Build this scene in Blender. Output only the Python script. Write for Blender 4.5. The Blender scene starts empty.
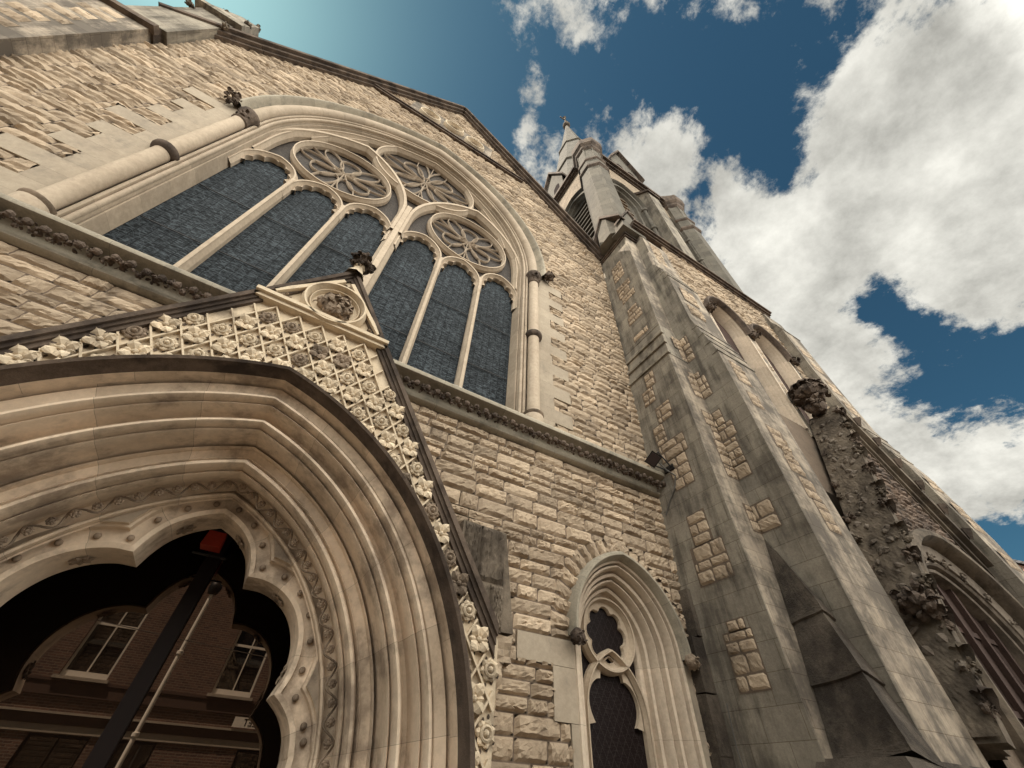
import bpy, bmesh, math, random
import numpy as np
from mathutils import Vector, Matrix
from mathutils.geometry import tessellate_polygon

# ------------------------------------------------------------------ camera, sky, sun, exposure
S = 5.5            # metres per modelling unit; the facade plane stands at y = 1 unit
EYE = 1.6
sc = bpy.context.scene
col = sc.collection
R = math.radians

def cam_axes(h, pt, r):
    h, pt, r = R(h), R(pt), R(r)
    fw = Vector((math.sin(h)*math.cos(pt), math.cos(h)*math.cos(pt), math.sin(pt)))
    rt = Vector((math.cos(h), -math.sin(h), 0)); up = rt.cross(fw)
    return rt*math.cos(r)+up*math.sin(r), up*math.cos(r)-rt*math.sin(r), fw
CRT, CUP, CFW = cam_axes(27.7725, 46.1472, 3.2901)
cd = bpy.data.cameras.new('camera'); cam = bpy.data.objects.new('camera', cd); col.objects.link(cam)
cd.sensor_width = 36.0; cd.lens = 398.1/1024*36.0; cd.clip_start = .05; cd.clip_end = 3000
m3 = Matrix((CRT, CUP, -CFW)).transposed()
cam.matrix_world = Matrix.Translation((0, 0, EYE)) @ m3.to_4x4()
sc.camera = cam
def pixdir(u, v):
    d = CRT*((u-512)/398.1)+CUP*((384-v)/398.1)+CFW
    return d.normalized()

SUN = pixdir(188, -34)
sel = math.asin(SUN.z); saz = math.atan2(SUN.x, SUN.y)
sd = bpy.data.lights.new('sun', 'SUN'); sd.energy = 2.4; sd.angle = R(.6); sd.color = (1, .90, .76)
so = bpy.data.objects.new('sun', sd); col.objects.link(so)
so.rotation_euler = SUN.to_track_quat('Z', 'Y').to_euler()
sc.view_settings.view_transform = 'Standard'; sc.view_settings.look = 'None'
sc.view_settings.exposure = 1.98; sc.view_settings.gamma = 1

W = bpy.data.worlds.new('World'); sc.world = W; W.use_nodes = True
nt = W.node_tree; nt.nodes.clear()
def N(t, **k):
    n = nt.nodes.new(t)
    for a, b in k.items(): setattr(n, a, b)
    return n
def L(a, b): nt.links.new(a, b)
def MA(op, a, b=None, c=None, clamp=False):
    n = nt.nodes.new('ShaderNodeMath'); n.operation = op; n.use_clamp = clamp
    for i, v in enumerate((a, b, c)):
        if v is None: continue
        if isinstance(v, (int, float)): n.inputs[i].default_value = v
        else: nt.links.new(v, n.inputs[i])
    return n.outputs[0]
def VM(op, a, b=None):
    n = nt.nodes.new('ShaderNodeVectorMath'); n.operation = op
    for i, v in enumerate((a, b)):
        if v is None: continue
        if isinstance(v, (tuple, list, Vector)): n.inputs[i].default_value = tuple(v)
        else: nt.links.new(v, n.inputs[i])
    return n
tc = N('ShaderNodeTexCoord')
dirn = VM('NORMALIZE', tc.outputs['Generated']).outputs[0]
sky = N('ShaderNodeTexSky', sky_type='NISHITA', sun_disc=False)
sky.sun_elevation = sel; sky.sun_rotation = saz; sky.air_density = 1.0; sky.dust_density = 1.0; sky.ozone_density = 1.6
sep = N('ShaderNodeSeparateXYZ'); L(dirn, sep.inputs[0])
zz = MA('ADD', MA('MAXIMUM', sep.outputs[2], 0.0), .35)
cmb = N('ShaderNodeCombineXYZ'); L(MA('DIVIDE', sep.outputs[0], zz), cmb.inputs[0]); L(MA('DIVIDE', sep.outputs[1], zz), cmb.inputs[1])
def noise(scale, det, rough, off=(0, 0, 0), dist=0.0):
    n = N('ShaderNodeTexNoise'); n.inputs['Scale'].default_value = scale; n.inputs['Detail'].default_value = det
    n.inputs['Roughness'].default_value = rough; n.inputs['Distortion'].default_value = dist
    L(VM('ADD', cmb.outputs[0], off).outputs[0], n.inputs['Vector']); return n.outputs['Fac']
dens = MA('ADD', MA('MULTIPLY', MA('SUBTRACT', noise(5.0, 12, .66, (3, 1, 0), .15), .5), 5.4), MA('MULTIPLY', MA('SUBTRACT', noise(21, 10, .68, (9, 2, 0), .2), .5), 2.0))
blobs = [(640, 140, .10, 1.1), (720, 210, .13, 1.1), (800, 280, .14, 1.2), (860, 330, .12, .8), (960, 110, .12, 1.1), (980, 230, .13, 1.1), (870, 470, .10, 1.0),
         (900, 190, .09, .8), (960, 480, .13, .9), (540, 165, .06, 1.1), (900, 400, .12, .9), (860, 130, .10, .9), (640, 170, .06, .7), (520, 15, .09, .75), (600, 10, .06, .5), (780, 10, .08, .5), (526, 125, .02, .8), (531, 95, .028, .7),
         (700, 120, .06, .5), (905, 80, .06, .6), (700, 10, .06, .5), (1000, 330, .07, .5),
         (785, 165, .045, -1.5), (820, 190, .045, -1.3), (745, 130, .045, -.9), (935, 375, .08, -1.6), (890, 285, .04, -1.2), (1005, 340, .05, -1.2), (965, 440, .04, -.5), (862, 300, .03, -1.3), (905, 325, .035, -1.1), (840, 215, .02, -.9), (700, 190, .02, -.7), (820, 65, .07, -1.3), (1010, 556, .04, -2.0), (720, 65, .08, -1.3), (640, 60, .06, -.8), (460, 110, .09, -.9), (400, 60, .10, -.9)]
acc = None
for (u, v, s_, a_) in blobs:
    d = pixdir(u, v)
    dp = VM('DOT_PRODUCT', dirn, tuple(d)).outputs['Value']
    g = MA('MULTIPLY', MA('EXPONENT', MA('DIVIDE', MA('SUBTRACT', dp, 1.0), s_*s_)), a_)
    acc = g if acc is None else MA('ADD', acc, g)
# unseen cloud bank added behind the viewer to light the facade
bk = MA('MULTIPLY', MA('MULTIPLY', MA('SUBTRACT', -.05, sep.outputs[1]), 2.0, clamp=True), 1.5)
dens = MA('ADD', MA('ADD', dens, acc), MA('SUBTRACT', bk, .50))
mask = N('ShaderNodeMapRange', interpolation_type='SMOOTHSTEP'); L(dens, mask.inputs[0]); mask.inputs[1].default_value = 0.0; mask.inputs[2].default_value = .75
shade = MA('ADD', MA('MULTIPLY', noise(7.0, 10, .64, (1, 7, 0)), 2.1), .02)
sk = N('ShaderNodeMix', data_type='RGBA', blend_type='MULTIPLY'); sk.inputs[0].default_value = 1
L(sky.outputs[0], sk.inputs[6]); sk.inputs[7].default_value = (.082, .15, .15, 1)
cl = N('ShaderNodeMix', data_type='RGBA', blend_type='MULTIPLY'); cl.inputs[0].default_value = 1
cl.inputs[6].default_value = (1.68, 1.65, 1.50, 1)
cloud_key = MA('ADD', 1.0, MA('MULTIPLY', MA('MULTIPLY', MA('SUBTRACT', -.28, sep.outputs[1]), 3.0, clamp=True), 6.0))   # unseen clouds boosted past natural front-lighting, a soft key for the facade
L(MA('MULTIPLY', shade, cloud_key), cl.inputs[7])
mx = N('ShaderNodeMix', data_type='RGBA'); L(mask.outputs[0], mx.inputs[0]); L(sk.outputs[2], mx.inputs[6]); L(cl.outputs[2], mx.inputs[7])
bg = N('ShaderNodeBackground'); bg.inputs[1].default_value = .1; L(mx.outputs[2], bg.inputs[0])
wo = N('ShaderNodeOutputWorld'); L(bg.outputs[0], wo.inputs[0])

# ------------------------------------------------------------------ materials
def stone(name, c1, c2, dirt=(.06, .055, .05), dirt_amt=.25, joint=None, jw=.55, jh=.30, bump=.35, streak=.3, rough=.92, spec=.25, tone=.5, fine=28, bigs=.55):
    """procedural stone; world-position noise, optional coursed joints"""
    global nt
    m = bpy.data.materials.new(name); m.use_nodes = True; nt = m.node_tree; nt.nodes.clear()
    geo = N('ShaderNodeNewGeometry'); P = geo.outputs['Position']
    def nz(scale, det, rg=.55, vec=P):
        n = N('ShaderNodeTexNoise'); n.inputs['Scale'].default_value = scale; n.inputs['Detail'].default_value = det; n.inputs['Roughness'].default_value = rg
        L(vec, n.inputs['Vector']); return n.outputs['Fac']
    big = nz(bigs, 4); mid = nz(3.5, 6, .65); fin = nz(fine, 5, .7)
    r = N('ShaderNodeMapRange'); L(MA('ADD', MA('MULTIPLY', big, .55), MA('MULTIPLY', mid, .55)), r.inputs[0]); r.inputs[1].default_value = .38; r.inputs[2].default_value = .72
    mix = N('ShaderNodeMix', data_type='RGBA'); L(r.outputs[0], mix.inputs[0]); mix.inputs[6].default_value = (*c1, 1); mix.inputs[7].default_value = (*c2, 1)
    at = N('ShaderNodeAttribute', attribute_name='tone')
    tv = MA('ADD', MA('MULTIPLY', MA('SUBTRACT', at.outputs['Fac'], .5), tone), 1.0)
    fv = MA('ADD', MA('MULTIPLY', fin, .5), .75)
    mul = N('ShaderNodeMix', data_type='RGBA', blend_type='MULTIPLY'); mul.inputs[0].default_value = 1; L(mix.outputs[2], mul.inputs[6]); L(MA('MULTIPLY', tv, fv), mul.inputs[7])
    # vertical streaking + blotchy soot
    st = N('ShaderNodeMapping'); st.inputs['Scale'].default_value = (5, 5, .55); L(P, st.inputs[0])
    sn = nz(1.0, 5, .6, st.outputs[0])
    dm = MA('ADD', MA('MULTIPLY', sn, streak), MA('MULTIPLY', nz(1.3, 7, .7), 1-streak))
    rr = N('ShaderNodeMapRange', interpolation_type='SMOOTHSTEP'); L(dm, rr.inputs[0]); rr.inputs[1].default_value = .66-dirt_amt*.45; rr.inputs[2].default_value = .82-dirt_amt*.4
    dx = N('ShaderNodeMix', data_type='RGBA'); L(MA('MULTIPLY', rr.outputs[0], min(.9, .35+dirt_amt)), dx.inputs[0]); L(mul.outputs[2], dx.inputs[6]); dx.inputs[7].default_value = (*dirt, 1)
    colr = dx.outputs[2]
    hgt = MA('ADD', MA('MULTIPLY', mid, .6), MA('MULTIPLY', fin, .4))
    if joint == 'course':
        nx = N('ShaderNodeSeparateXYZ'); L(geo.outputs['True Normal'], nx.inputs[0]); px = N('ShaderNodeSeparateXYZ'); L(P, px.inputs[0])
        sel_ = MA('GREATER_THAN', MA('ABSOLUTE', nx.outputs[0]), .6)
        hor = MA('ADD', MA('MULTIPLY', sel_, px.outputs[1]), MA('MULTIPLY', MA('SUBTRACT', 1.0, sel_), px.outputs[0]))
        wob = MA('MULTIPLY', MA('SUBTRACT', nz(.9, 2), .5), .02)
        cb = N('ShaderNodeCombineXYZ'); L(hor, cb.inputs[0]); L(MA('ADD', px.outputs[2], wob), cb.inputs[1])
        b = N('ShaderNodeTexBrick'); b.inputs['Scale'].default_value = 1; b.inputs['Brick Width'].default_value = jw; b.inputs['Row Height'].default_value = jh
        b.inputs['Mortar Size'].default_value = .006; b.inputs['Mortar Smooth'].default_value = .3; b.inputs['Color1'].default_value = (1, 1, 1, 1); b.inputs['Color2'].default_value = (.72, .72, .74, 1); b.inputs['Mortar'].default_value = (.5, .46, .42, 1)
        b.inputs['Bias'].default_value = -.1
        L(cb.outputs[0], b.inputs['Vector'])
        jm = N('ShaderNodeMix', data_type='RGBA', blend_type='MULTIPLY'); jm.inputs[0].default_value = .85; L(colr, jm.inputs[6]); L(b.outputs['Color'], jm.inputs[7]); colr = jm.outputs[2]
        hgt = MA('SUBTRACT', hgt, MA('MULTIPLY', b.outputs['Fac'], .9))
    elif joint == 'path':
        sa = N('ShaderNodeAttribute', attribute_name='su')
        fr = MA('FRACT', MA('DIVIDE', sa.outputs['Fac'], jw))
        near = MA('MINIMUM', fr, MA('SUBTRACT', 1.0, fr))
        jl = N('ShaderNodeMapRange'); L(near, jl.inputs[0]); jl.inputs[1].default_value = .0012; jl.inputs[2].default_value = .0035; jl.inputs[3].default_value = 1; jl.inputs[4].default_value = 0
        # each voussoir a slightly different tint
        wn = N('ShaderNodeTexWhiteNoise', noise_dimensions='1D'); L(MA('FLOOR', MA('DIVIDE', sa.outputs['Fac'], jw)), wn.inputs['W'])
        jm = N('ShaderNodeMix', data_type='RGBA', blend_type='MULTIPLY'); jm.inputs[0].default_value = 1; L(colr, jm.inputs[6]); L(MA('MULTIPLY', MA('ADD', MA('MULTIPLY', wn.outputs['Value'], .22), .86), MA('SUBTRACT', 1.0, MA('MULTIPLY', jl.outputs[0], .5))), jm.inputs[7]); colr = jm.outputs[2]
        hgt = MA('SUBTRACT', hgt, MA('MULTIPLY', jl.outputs[0], .3))
    bp = N('ShaderNodeBump'); bp.inputs['Strength'].default_value = bump; bp.inputs['Distance'].default_value = .03; L(hgt, bp.inputs['Height'])
    p = N('ShaderNodeBsdfPrincipled'); L(colr, p.inputs['Base Color']); L(bp.outputs[0], p.inputs['Normal']); p.inputs['Roughness'].default_value = rough; p.inputs['Specular IOR Level'].default_value = spec
    o = N('ShaderNodeOutputMaterial'); L(p.outputs[0], o.inputs[0]); return m

def plain(name, c, rough=.5, metal=0, spec=.5, bump=0, scale=20, vary=.25, emit=None, es=0):
    global nt
    m = bpy.data.materials.new(name); m.use_nodes = True; nt = m.node_tree; nt.nodes.clear()
    geo = N('ShaderNodeNewGeometry'); n = N('ShaderNodeTexNoise'); n.inputs['Scale'].default_value = scale; n.inputs['Detail'].default_value = 5; L(geo.outputs['Position'], n.inputs['Vector'])
    mul = N('ShaderNodeMix', data_type='RGBA', blend_type='MULTIPLY'); mul.inputs[0].default_value = 1; mul.inputs[6].default_value = (*c, 1); L(MA('ADD', MA('MULTIPLY', n.outputs['Fac'], vary*2), 1-vary), mul.inputs[7])
    p = N('ShaderNodeBsdfPrincipled'); L(mul.outputs[2], p.inputs['Base Color']); p.inputs['Roughness'].default_value = rough; p.inputs['Metallic'].default_value = metal; p.inputs['Specular IOR Level'].default_value = spec
    if bump:
        b = N('ShaderNodeBump'); b.inputs['Strength'].default_value = bump; b.inputs['Distance'].default_value = .01; L(n.outputs['Fac'], b.inputs['Height']); L(b.outputs[0], p.inputs['Normal'])
    if emit: p.inputs['Emission Color'].default_value = (*emit, 1); p.inputs['Emission Strength'].default_value = es
    o = N('ShaderNodeOutputMaterial'); L(p.outputs[0], o.inputs[0]); return m

def brickmat(name, c1, c2, mortar, w=.225, h=.075, dirt=.3):
    global nt
    m = bpy.data.materials.new(name); m.use_nodes = True; nt = m.node_tree; nt.nodes.clear()
    geo = N('ShaderNodeNewGeometry'); px = N('ShaderNodeSeparateXYZ'); L(geo.outputs['Position'], px.inputs[0])
    nx = N('ShaderNodeSeparateXYZ'); L(geo.outputs['True Normal'], nx.inputs[0]); s_ = MA('GREATER_THAN', MA('ABSOLUTE', nx.outputs[0]), .6)
    hor = MA('ADD', MA('MULTIPLY', s_, px.outputs[1]), MA('MULTIPLY', MA('SUBTRACT', 1.0, s_), px.outputs[0]))
    cb = N('ShaderNodeCombineXYZ'); L(hor, cb.inputs[0]); L(px.outputs[2], cb.inputs[1])
    b = N('ShaderNodeTexBrick'); b.inputs['Scale'].default_value = 1; b.inputs['Brick Width'].default_value = w; b.inputs['Row Height'].default_value = h; b.inputs['Mortar Size'].default_value = h*.13
    b.inputs['Color1'].default_value = (*c1, 1); b.inputs['Color2'].default_value = (*c2, 1); b.inputs['Mortar'].default_value = (*mortar, 1); L(cb.outputs[0], b.inputs['Vector'])
    n = N('ShaderNodeTexNoise'); n.inputs['Scale'].default_value = 1.5; n.inputs['Detail'].default_value = 6; L(geo.outputs['Position'], n.inputs['Vector'])
    mul = N('ShaderNodeMix', data_type='RGBA', blend_type='MULTIPLY'); mul.inputs[0].default_value = 1; L(b.outputs['Color'], mul.inputs[6]); L(MA('ADD', MA('MULTIPLY', n.outputs['Fac'], dirt*2), 1-dirt), mul.inputs[7])
    bp = N('ShaderNodeBump'); bp.inputs['Strength'].default_value = .6; bp.inputs['Distance'].default_value = .01; L(MA('SUBTRACT', 1.0, b.outputs['Fac']), bp.inputs['Height'])
    p = N('ShaderNodeBsdfPrincipled'); L(mul.outputs[2], p.inputs['Base Color']); L(bp.outputs[0], p.inputs['Normal']); p.inputs['Roughness'].default_value = .9
    o = N('ShaderNodeOutputMaterial'); L(p.outputs[0], o.inputs[0]); return m

def leaded(name, base, line, rough=.3, mesh=.028, figure=True, spec=.6, rot=0.0, lead=.0, diamond=0.0):
    """window glass behind fine wire guard: small quarries, leading, saddle bars"""
    global nt
    m = bpy.data.materials.new(name); m.use_nodes = True; nt = m.node_tree; nt.nodes.clear()
    geo = N('ShaderNodeNewGeometry'); P = geo.outputs['Position']; px = N('ShaderNodeSeparateXYZ'); L(P, px.inputs[0])
    x, z = px.outputs[0], px.outputs[2]
    cb = N('ShaderNodeCombineXYZ'); L(x, cb.inputs[0]); L(z, cb.inputs[1])
    def nz(scale, det, rg=.6):
        n = N('ShaderNodeTexNoise'); n.inputs['Scale'].default_value = scale; n.inputs['Detail'].default_value = det; n.inputs['Roughness'].default_value = rg; L(cb.outputs[0], n.inputs['Vector']); return n.outputs['Fac']
    mp = N('ShaderNodeMapping'); mp.inputs['Scale'].default_value = (8, 36, 1); L(cb.outputs[0], mp.inputs[0])
    sn = N('ShaderNodeTexNoise'); sn.inputs['Scale'].default_value = 1; sn.inputs['Detail'].default_value = 4; sn.inputs['Roughness'].default_value = .7; L(mp.outputs[0], sn.inputs['Vector'])
    wires = MA('POWER', MA('ABSOLUTE', MA('SINE', MA('MULTIPLY', z, math.pi/mesh))), 3.0)
    big = nz(.7, 3)
    snr = N('ShaderNodeMapRange'); L(sn.outputs['Fac'], snr.inputs[0]); snr.inputs[1].default_value = .47; snr.inputs[2].default_value = .70; snr.inputs[4].default_value = 1.9
    fac = MA('MULTIPLY', MA('ADD', snr.outputs[0], MA('MULTIPLY', wires, .3)), MA('ADD', MA('MULTIPLY', big, 1.3), .05))
    if figure:
        lx = MA('ABSOLUTE', MA('SUBTRACT', MA('FRACT', MA('DIVIDE', x, .178)), .5)); lz = MA('ABSOLUTE', MA('SUBTRACT', MA('FRACT', MA('DIVIDE', z, .21)), .5))
        ld = MA('LESS_THAN', MA('MINIMUM', lx, lz), .055); fac = MA('MULTIPLY', fac, MA('SUBTRACT', 1.0, MA('MULTIPLY', ld, .75)))
        v = N('ShaderNodeTexVoronoi', feature='DISTANCE_TO_EDGE'); v.inputs['Scale'].default_value = 3.6
        wob = VM('ADD', cb.outputs[0], None); nn = N('ShaderNodeTexNoise'); nn.inputs['Scale'].default_value = 2.5; L(cb.outputs[0], nn.inputs['Vector'])
        L(VM('MULTIPLY', nn.outputs['Color'], (.5, .5, 0)).outputs[0], wob.inputs[1]); L(wob.outputs[0], v.inputs['Vector'])
        e = N('ShaderNodeMapRange'); L(v.outputs['Distance'], e.inputs[0]); e.inputs[1].default_value = .012; e.inputs[2].default_value = .045; e.inputs[3].default_value = .55; e.inputs[4].default_value = 0
        v2 = N('ShaderNodeTexVoronoi', feature='DISTANCE_TO_EDGE'); v2.inputs['Scale'].default_value = 9; L(cb.outputs[0], v2.inputs['Vector'])
        e2 = N('ShaderNodeMapRange'); L(v2.outputs['Distance'], e2.inputs[0]); e2.inputs[1].default_value = .02; e2.inputs[2].default_value = .07; e2.inputs[3].default_value = .25; e2.inputs[4].default_value = 0
        fac = MA('ADD', fac, MA('MULTIPLY', MA('ADD', e.outputs[0], e2.outputs[0]), MA('ADD', big, .1)))
    if diamond:
        a = MA('ABSOLUTE', MA('SUBTRACT', MA('FRACT', MA('DIVIDE', MA('ADD', x, MA('MULTIPLY', z, .6)), diamond)), .5)); b = MA('ABSOLUTE', MA('SUBTRACT', MA('FRACT', MA('DIVIDE', MA('SUBTRACT', x, MA('MULTIPLY', z, .6)), diamond)), .5))
        ln = MA('LESS_THAN', MA('MINIMUM', a, b), .035); fac = MA('ADD', MA('MULTIPLY', fac, .25), MA('MULTIPLY', ln, .5))
    mix = N('ShaderNodeMix', data_type='RGBA', clamp_factor=True); L(MA('MULTIPLY', fac, .9), mix.inputs[0]); mix.inputs[6].default_value = (*base, 1); mix.inputs[7].default_value = (*line, 1)
    bp = N('ShaderNodeBump'); bp.inputs['Strength'].default_value = .5; bp.inputs['Distance'].default_value = .01; L(fac, bp.inputs['Height'])
    p = N('ShaderNodeBsdfPrincipled'); L(mix.outputs[2], p.inputs['Base Color']); L(bp.outputs[0], p.inputs['Normal']); p.inputs['Roughness'].default_value = rough; p.inputs['Specular IOR Level'].default_value = spec
    o = N('ShaderNodeOutputMaterial'); L(p.outputs[0], o.inputs[0]); return m

def mirrorglass(name, c=(.01, .006, .004), refl=.35, tint=(1, .8, .66)):
    global nt
    m = bpy.data.materials.new(name); m.use_nodes = True; nt = m.node_tree; nt.nodes.clear()
    d = N('ShaderNodeBsdfDiffuse'); d.inputs[0].default_value = (*c, 1); g = N('ShaderNodeBsdfGlossy'); g.inputs['Roughness'].default_value = .0; g.inputs[0].default_value = (*tint, 1)
    x = N('ShaderNodeMixShader'); x.inputs[0].default_value = refl; L(d.outputs[0], x.inputs[1]); L(g.outputs[0], x.inputs[2]); o = N('ShaderNodeOutputMaterial'); L(x.outputs[0], o.inputs[0]); return m

M_RUB = stone('rock_faced_limestone', (.295, .222, .155), (.46, .36, .26), dirt=(.075, .056, .042), dirt_amt=.34, bump=.55, tone=.6, fine=22)
M_RUBD = stone('sooty_rubble', (.11, .075, .057), (.21, .15, .11), dirt=(.05, .04, .035), dirt_amt=.5, bump=.6, tone=.7, fine=22)
M_MOR = stone('lime_mortar', (.12, .088, .065), (.18, .135, .10), bump=.3, dirt_amt=.3)
M_ASH = stone('cream_ashlar', (.345, .28, .212), (.465, .388, .30), dirt=(.105, .088, .072), dirt_amt=.62, joint='course', bump=.22, fine=16)
M_QUOIN = stone('cream_quoin', (.285, .23, .172), (.38, .315, .24), dirt=(.18, .15, .12), dirt_amt=.35, bump=.22, fine=16, tone=.35)
M_GREY = stone('grey_weathered_ashlar', (.215, .183, .145), (.35, .305, .24), dirt=(.095, .08, .064), dirt_amt=.5, joint='course', jw=.62, jh=.38, bump=.35, streak=.55)
M_DARK = stone('blackened_stone', (.055, .042, .033), (.15, .122, .095), dirt=(.028, .022, .018), dirt_amt=.5, bump=1.0, streak=.2, fine=34, bigs=1.2)
M_LICH = stone('lichen_stone', (.085, .066, .05), (.22, .175, .13), dirt=(.04, .03, .022), dirt_amt=.5, bump=.8, fine=12, streak=.3)
M_MOULD = stone('moulded_limestone', (.46, .37, .285), (.58, .48, .375), dirt=(.22, .175, .14), dirt_amt=.25, joint='path', jw=.9, bump=.15, fine=14, tone=.6)
M_MOULD2 = stone('moulded_limestone_fine', (.335, .265, .195), (.44, .355, .27), dirt=(.24, .195, .155), dirt_amt=.2, joint='path', jw=.8, bump=.12, fine=14, tone=.6)
M_PORT = stone('portal_limestone', (.60, .47, .345), (.74, .60, .46), dirt=(.22, .165, .125), dirt_amt=.44, joint='path', jw=.8, bump=.16, fine=12, tone=.6, streak=.2)
M_TRAC = stone('tracery_stone', (.375, .297, .22), (.475, .385, .292), dirt=(.22, .175, .135), dirt_amt=.2, bump=.15, fine=14)
M_ROSET = stone('rose_tracery_stone', (.34, .27, .205), (.44, .355, .27), dirt=(.16, .13, .10), dirt_amt=.3, bump=.2)
M_SOOTM = stone('sooty_moulding', (.14, .112, .088), (.24, .195, .155), dirt=(.06, .047, .037), dirt_amt=.5, bump=.35)
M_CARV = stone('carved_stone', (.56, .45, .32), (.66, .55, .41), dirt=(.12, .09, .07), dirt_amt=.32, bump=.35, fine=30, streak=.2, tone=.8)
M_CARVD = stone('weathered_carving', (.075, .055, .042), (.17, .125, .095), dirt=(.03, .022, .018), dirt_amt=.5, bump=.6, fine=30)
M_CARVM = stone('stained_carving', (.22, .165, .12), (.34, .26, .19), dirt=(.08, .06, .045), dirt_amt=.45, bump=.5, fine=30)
M_HOODG = stone('hood_grey', (.27, .235, .18), (.40, .35, .275), dirt=(.12, .11, .09), dirt_amt=.4, bump=.3, joint='path', jw=1.3)
M_SPIRE = stone('spire_stone', (.085, .076, .062), (.15, .133, .108), dirt=(.15, .14, .12), dirt_amt=.4, joint='course', jw=1.2, jh=.7, bump=.4)
M_BELF = stone('belfry_ashlar', (.10, .088, .07), (.175, .153, .122), dirt=(.15, .135, .115), dirt_amt=.35, joint='course', jw=1.0, jh=.55, bump=.3)
M_BELFR = stone('belfry_rubble', (.24, .185, .13), (.36, .28, .20), dirt=(.10, .08, .06), dirt_amt=.3, joint='course', jw=.5, jh=.22, bump=.9)
M_GLASS = leaded('guarded_stained_glass', (.0025, .0033, .0045), (.078, .092, .104), spec=.08, rough=.6)
M_ROSE = leaded('rose_glass', (.020, .014, .011), (.085, .066, .052), figure=True, rough=.6, spec=.3)
M_LANG = leaded('diamond_leaded_glass', (.009, .005, .005), (.045, .036, .034), figure=False, diamond=.13, rough=.5, spec=.12)
M_DOORG = mirrorglass('door_glass', refl=.17)
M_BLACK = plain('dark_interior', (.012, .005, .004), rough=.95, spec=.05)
M_FRAME = plain('black_door_frame', (.010, .005, .004), rough=.6, spec=.2)
M_RED = plain('red_lamp_glass', (.20, .016, .007), rough=.5, emit=(1, .09, .03), es=.004, bump=.2)
M_DOORW = stone('brown_door_timber', (.030, .017, .013), (.066, .039, .031), dirt=(.02, .01, .008), dirt_amt=.4, bump=.2, streak=.9)
M_METAL = plain('black_metal', (.02, .018, .018), rough=.45, metal=.3)
M_LENS = plain('lamp_lens', (.045, .03, .03), rough=.3, spec=.5)
M_CABLE = plain('grey_cable', (.10, .09, .08), rough=.6)
M_WHITEP = plain('white_paint', (.80, .78, .72), rough=.4, vary=.08)
M_PALE = stone('sill_stone', (.36, .33, .28), (.46, .42, .36), bump=.2)
M_BRICK = brickmat('red_brown_brick', (.155, .09, .066), (.085, .05, .038), (.20, .165, .135))
M_BRICKP = brickmat('pink_brick', (.52, .26, .18), (.42, .20, .14), (.5, .42, .35))
M_BAND = plain('brown_painted_band', (.075, .045, .034), rough=.8)
M_SASHG = mirrorglass('sash_glass', (.012, .01, .01), .12, (1, 1, 1))
M_ROOF = brickmat('slate_roof', (.10, .10, .11), (.14, .14, .15), (.05, .05, .05), .3, .2)
M_ASPH = plain('asphalt', (.055, .052, .05), rough=.95, bump=.5, scale=60)
M_PAVE = stone('paving', (.28, .25, .21), (.36, .32, .27), joint='course', jw=.6, jh=.6, bump=.2)
M_KERB = plain('kerb_stone', (.32, .30, .27), rough=.9)
M_LINE = plain('road_paint', (.7, .6, .12), rough=.7)
M_LEAD = plain('lead_sill', (.30, .30, .27), rough=.7, bump=.3, scale=9, vary=.4)

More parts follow.
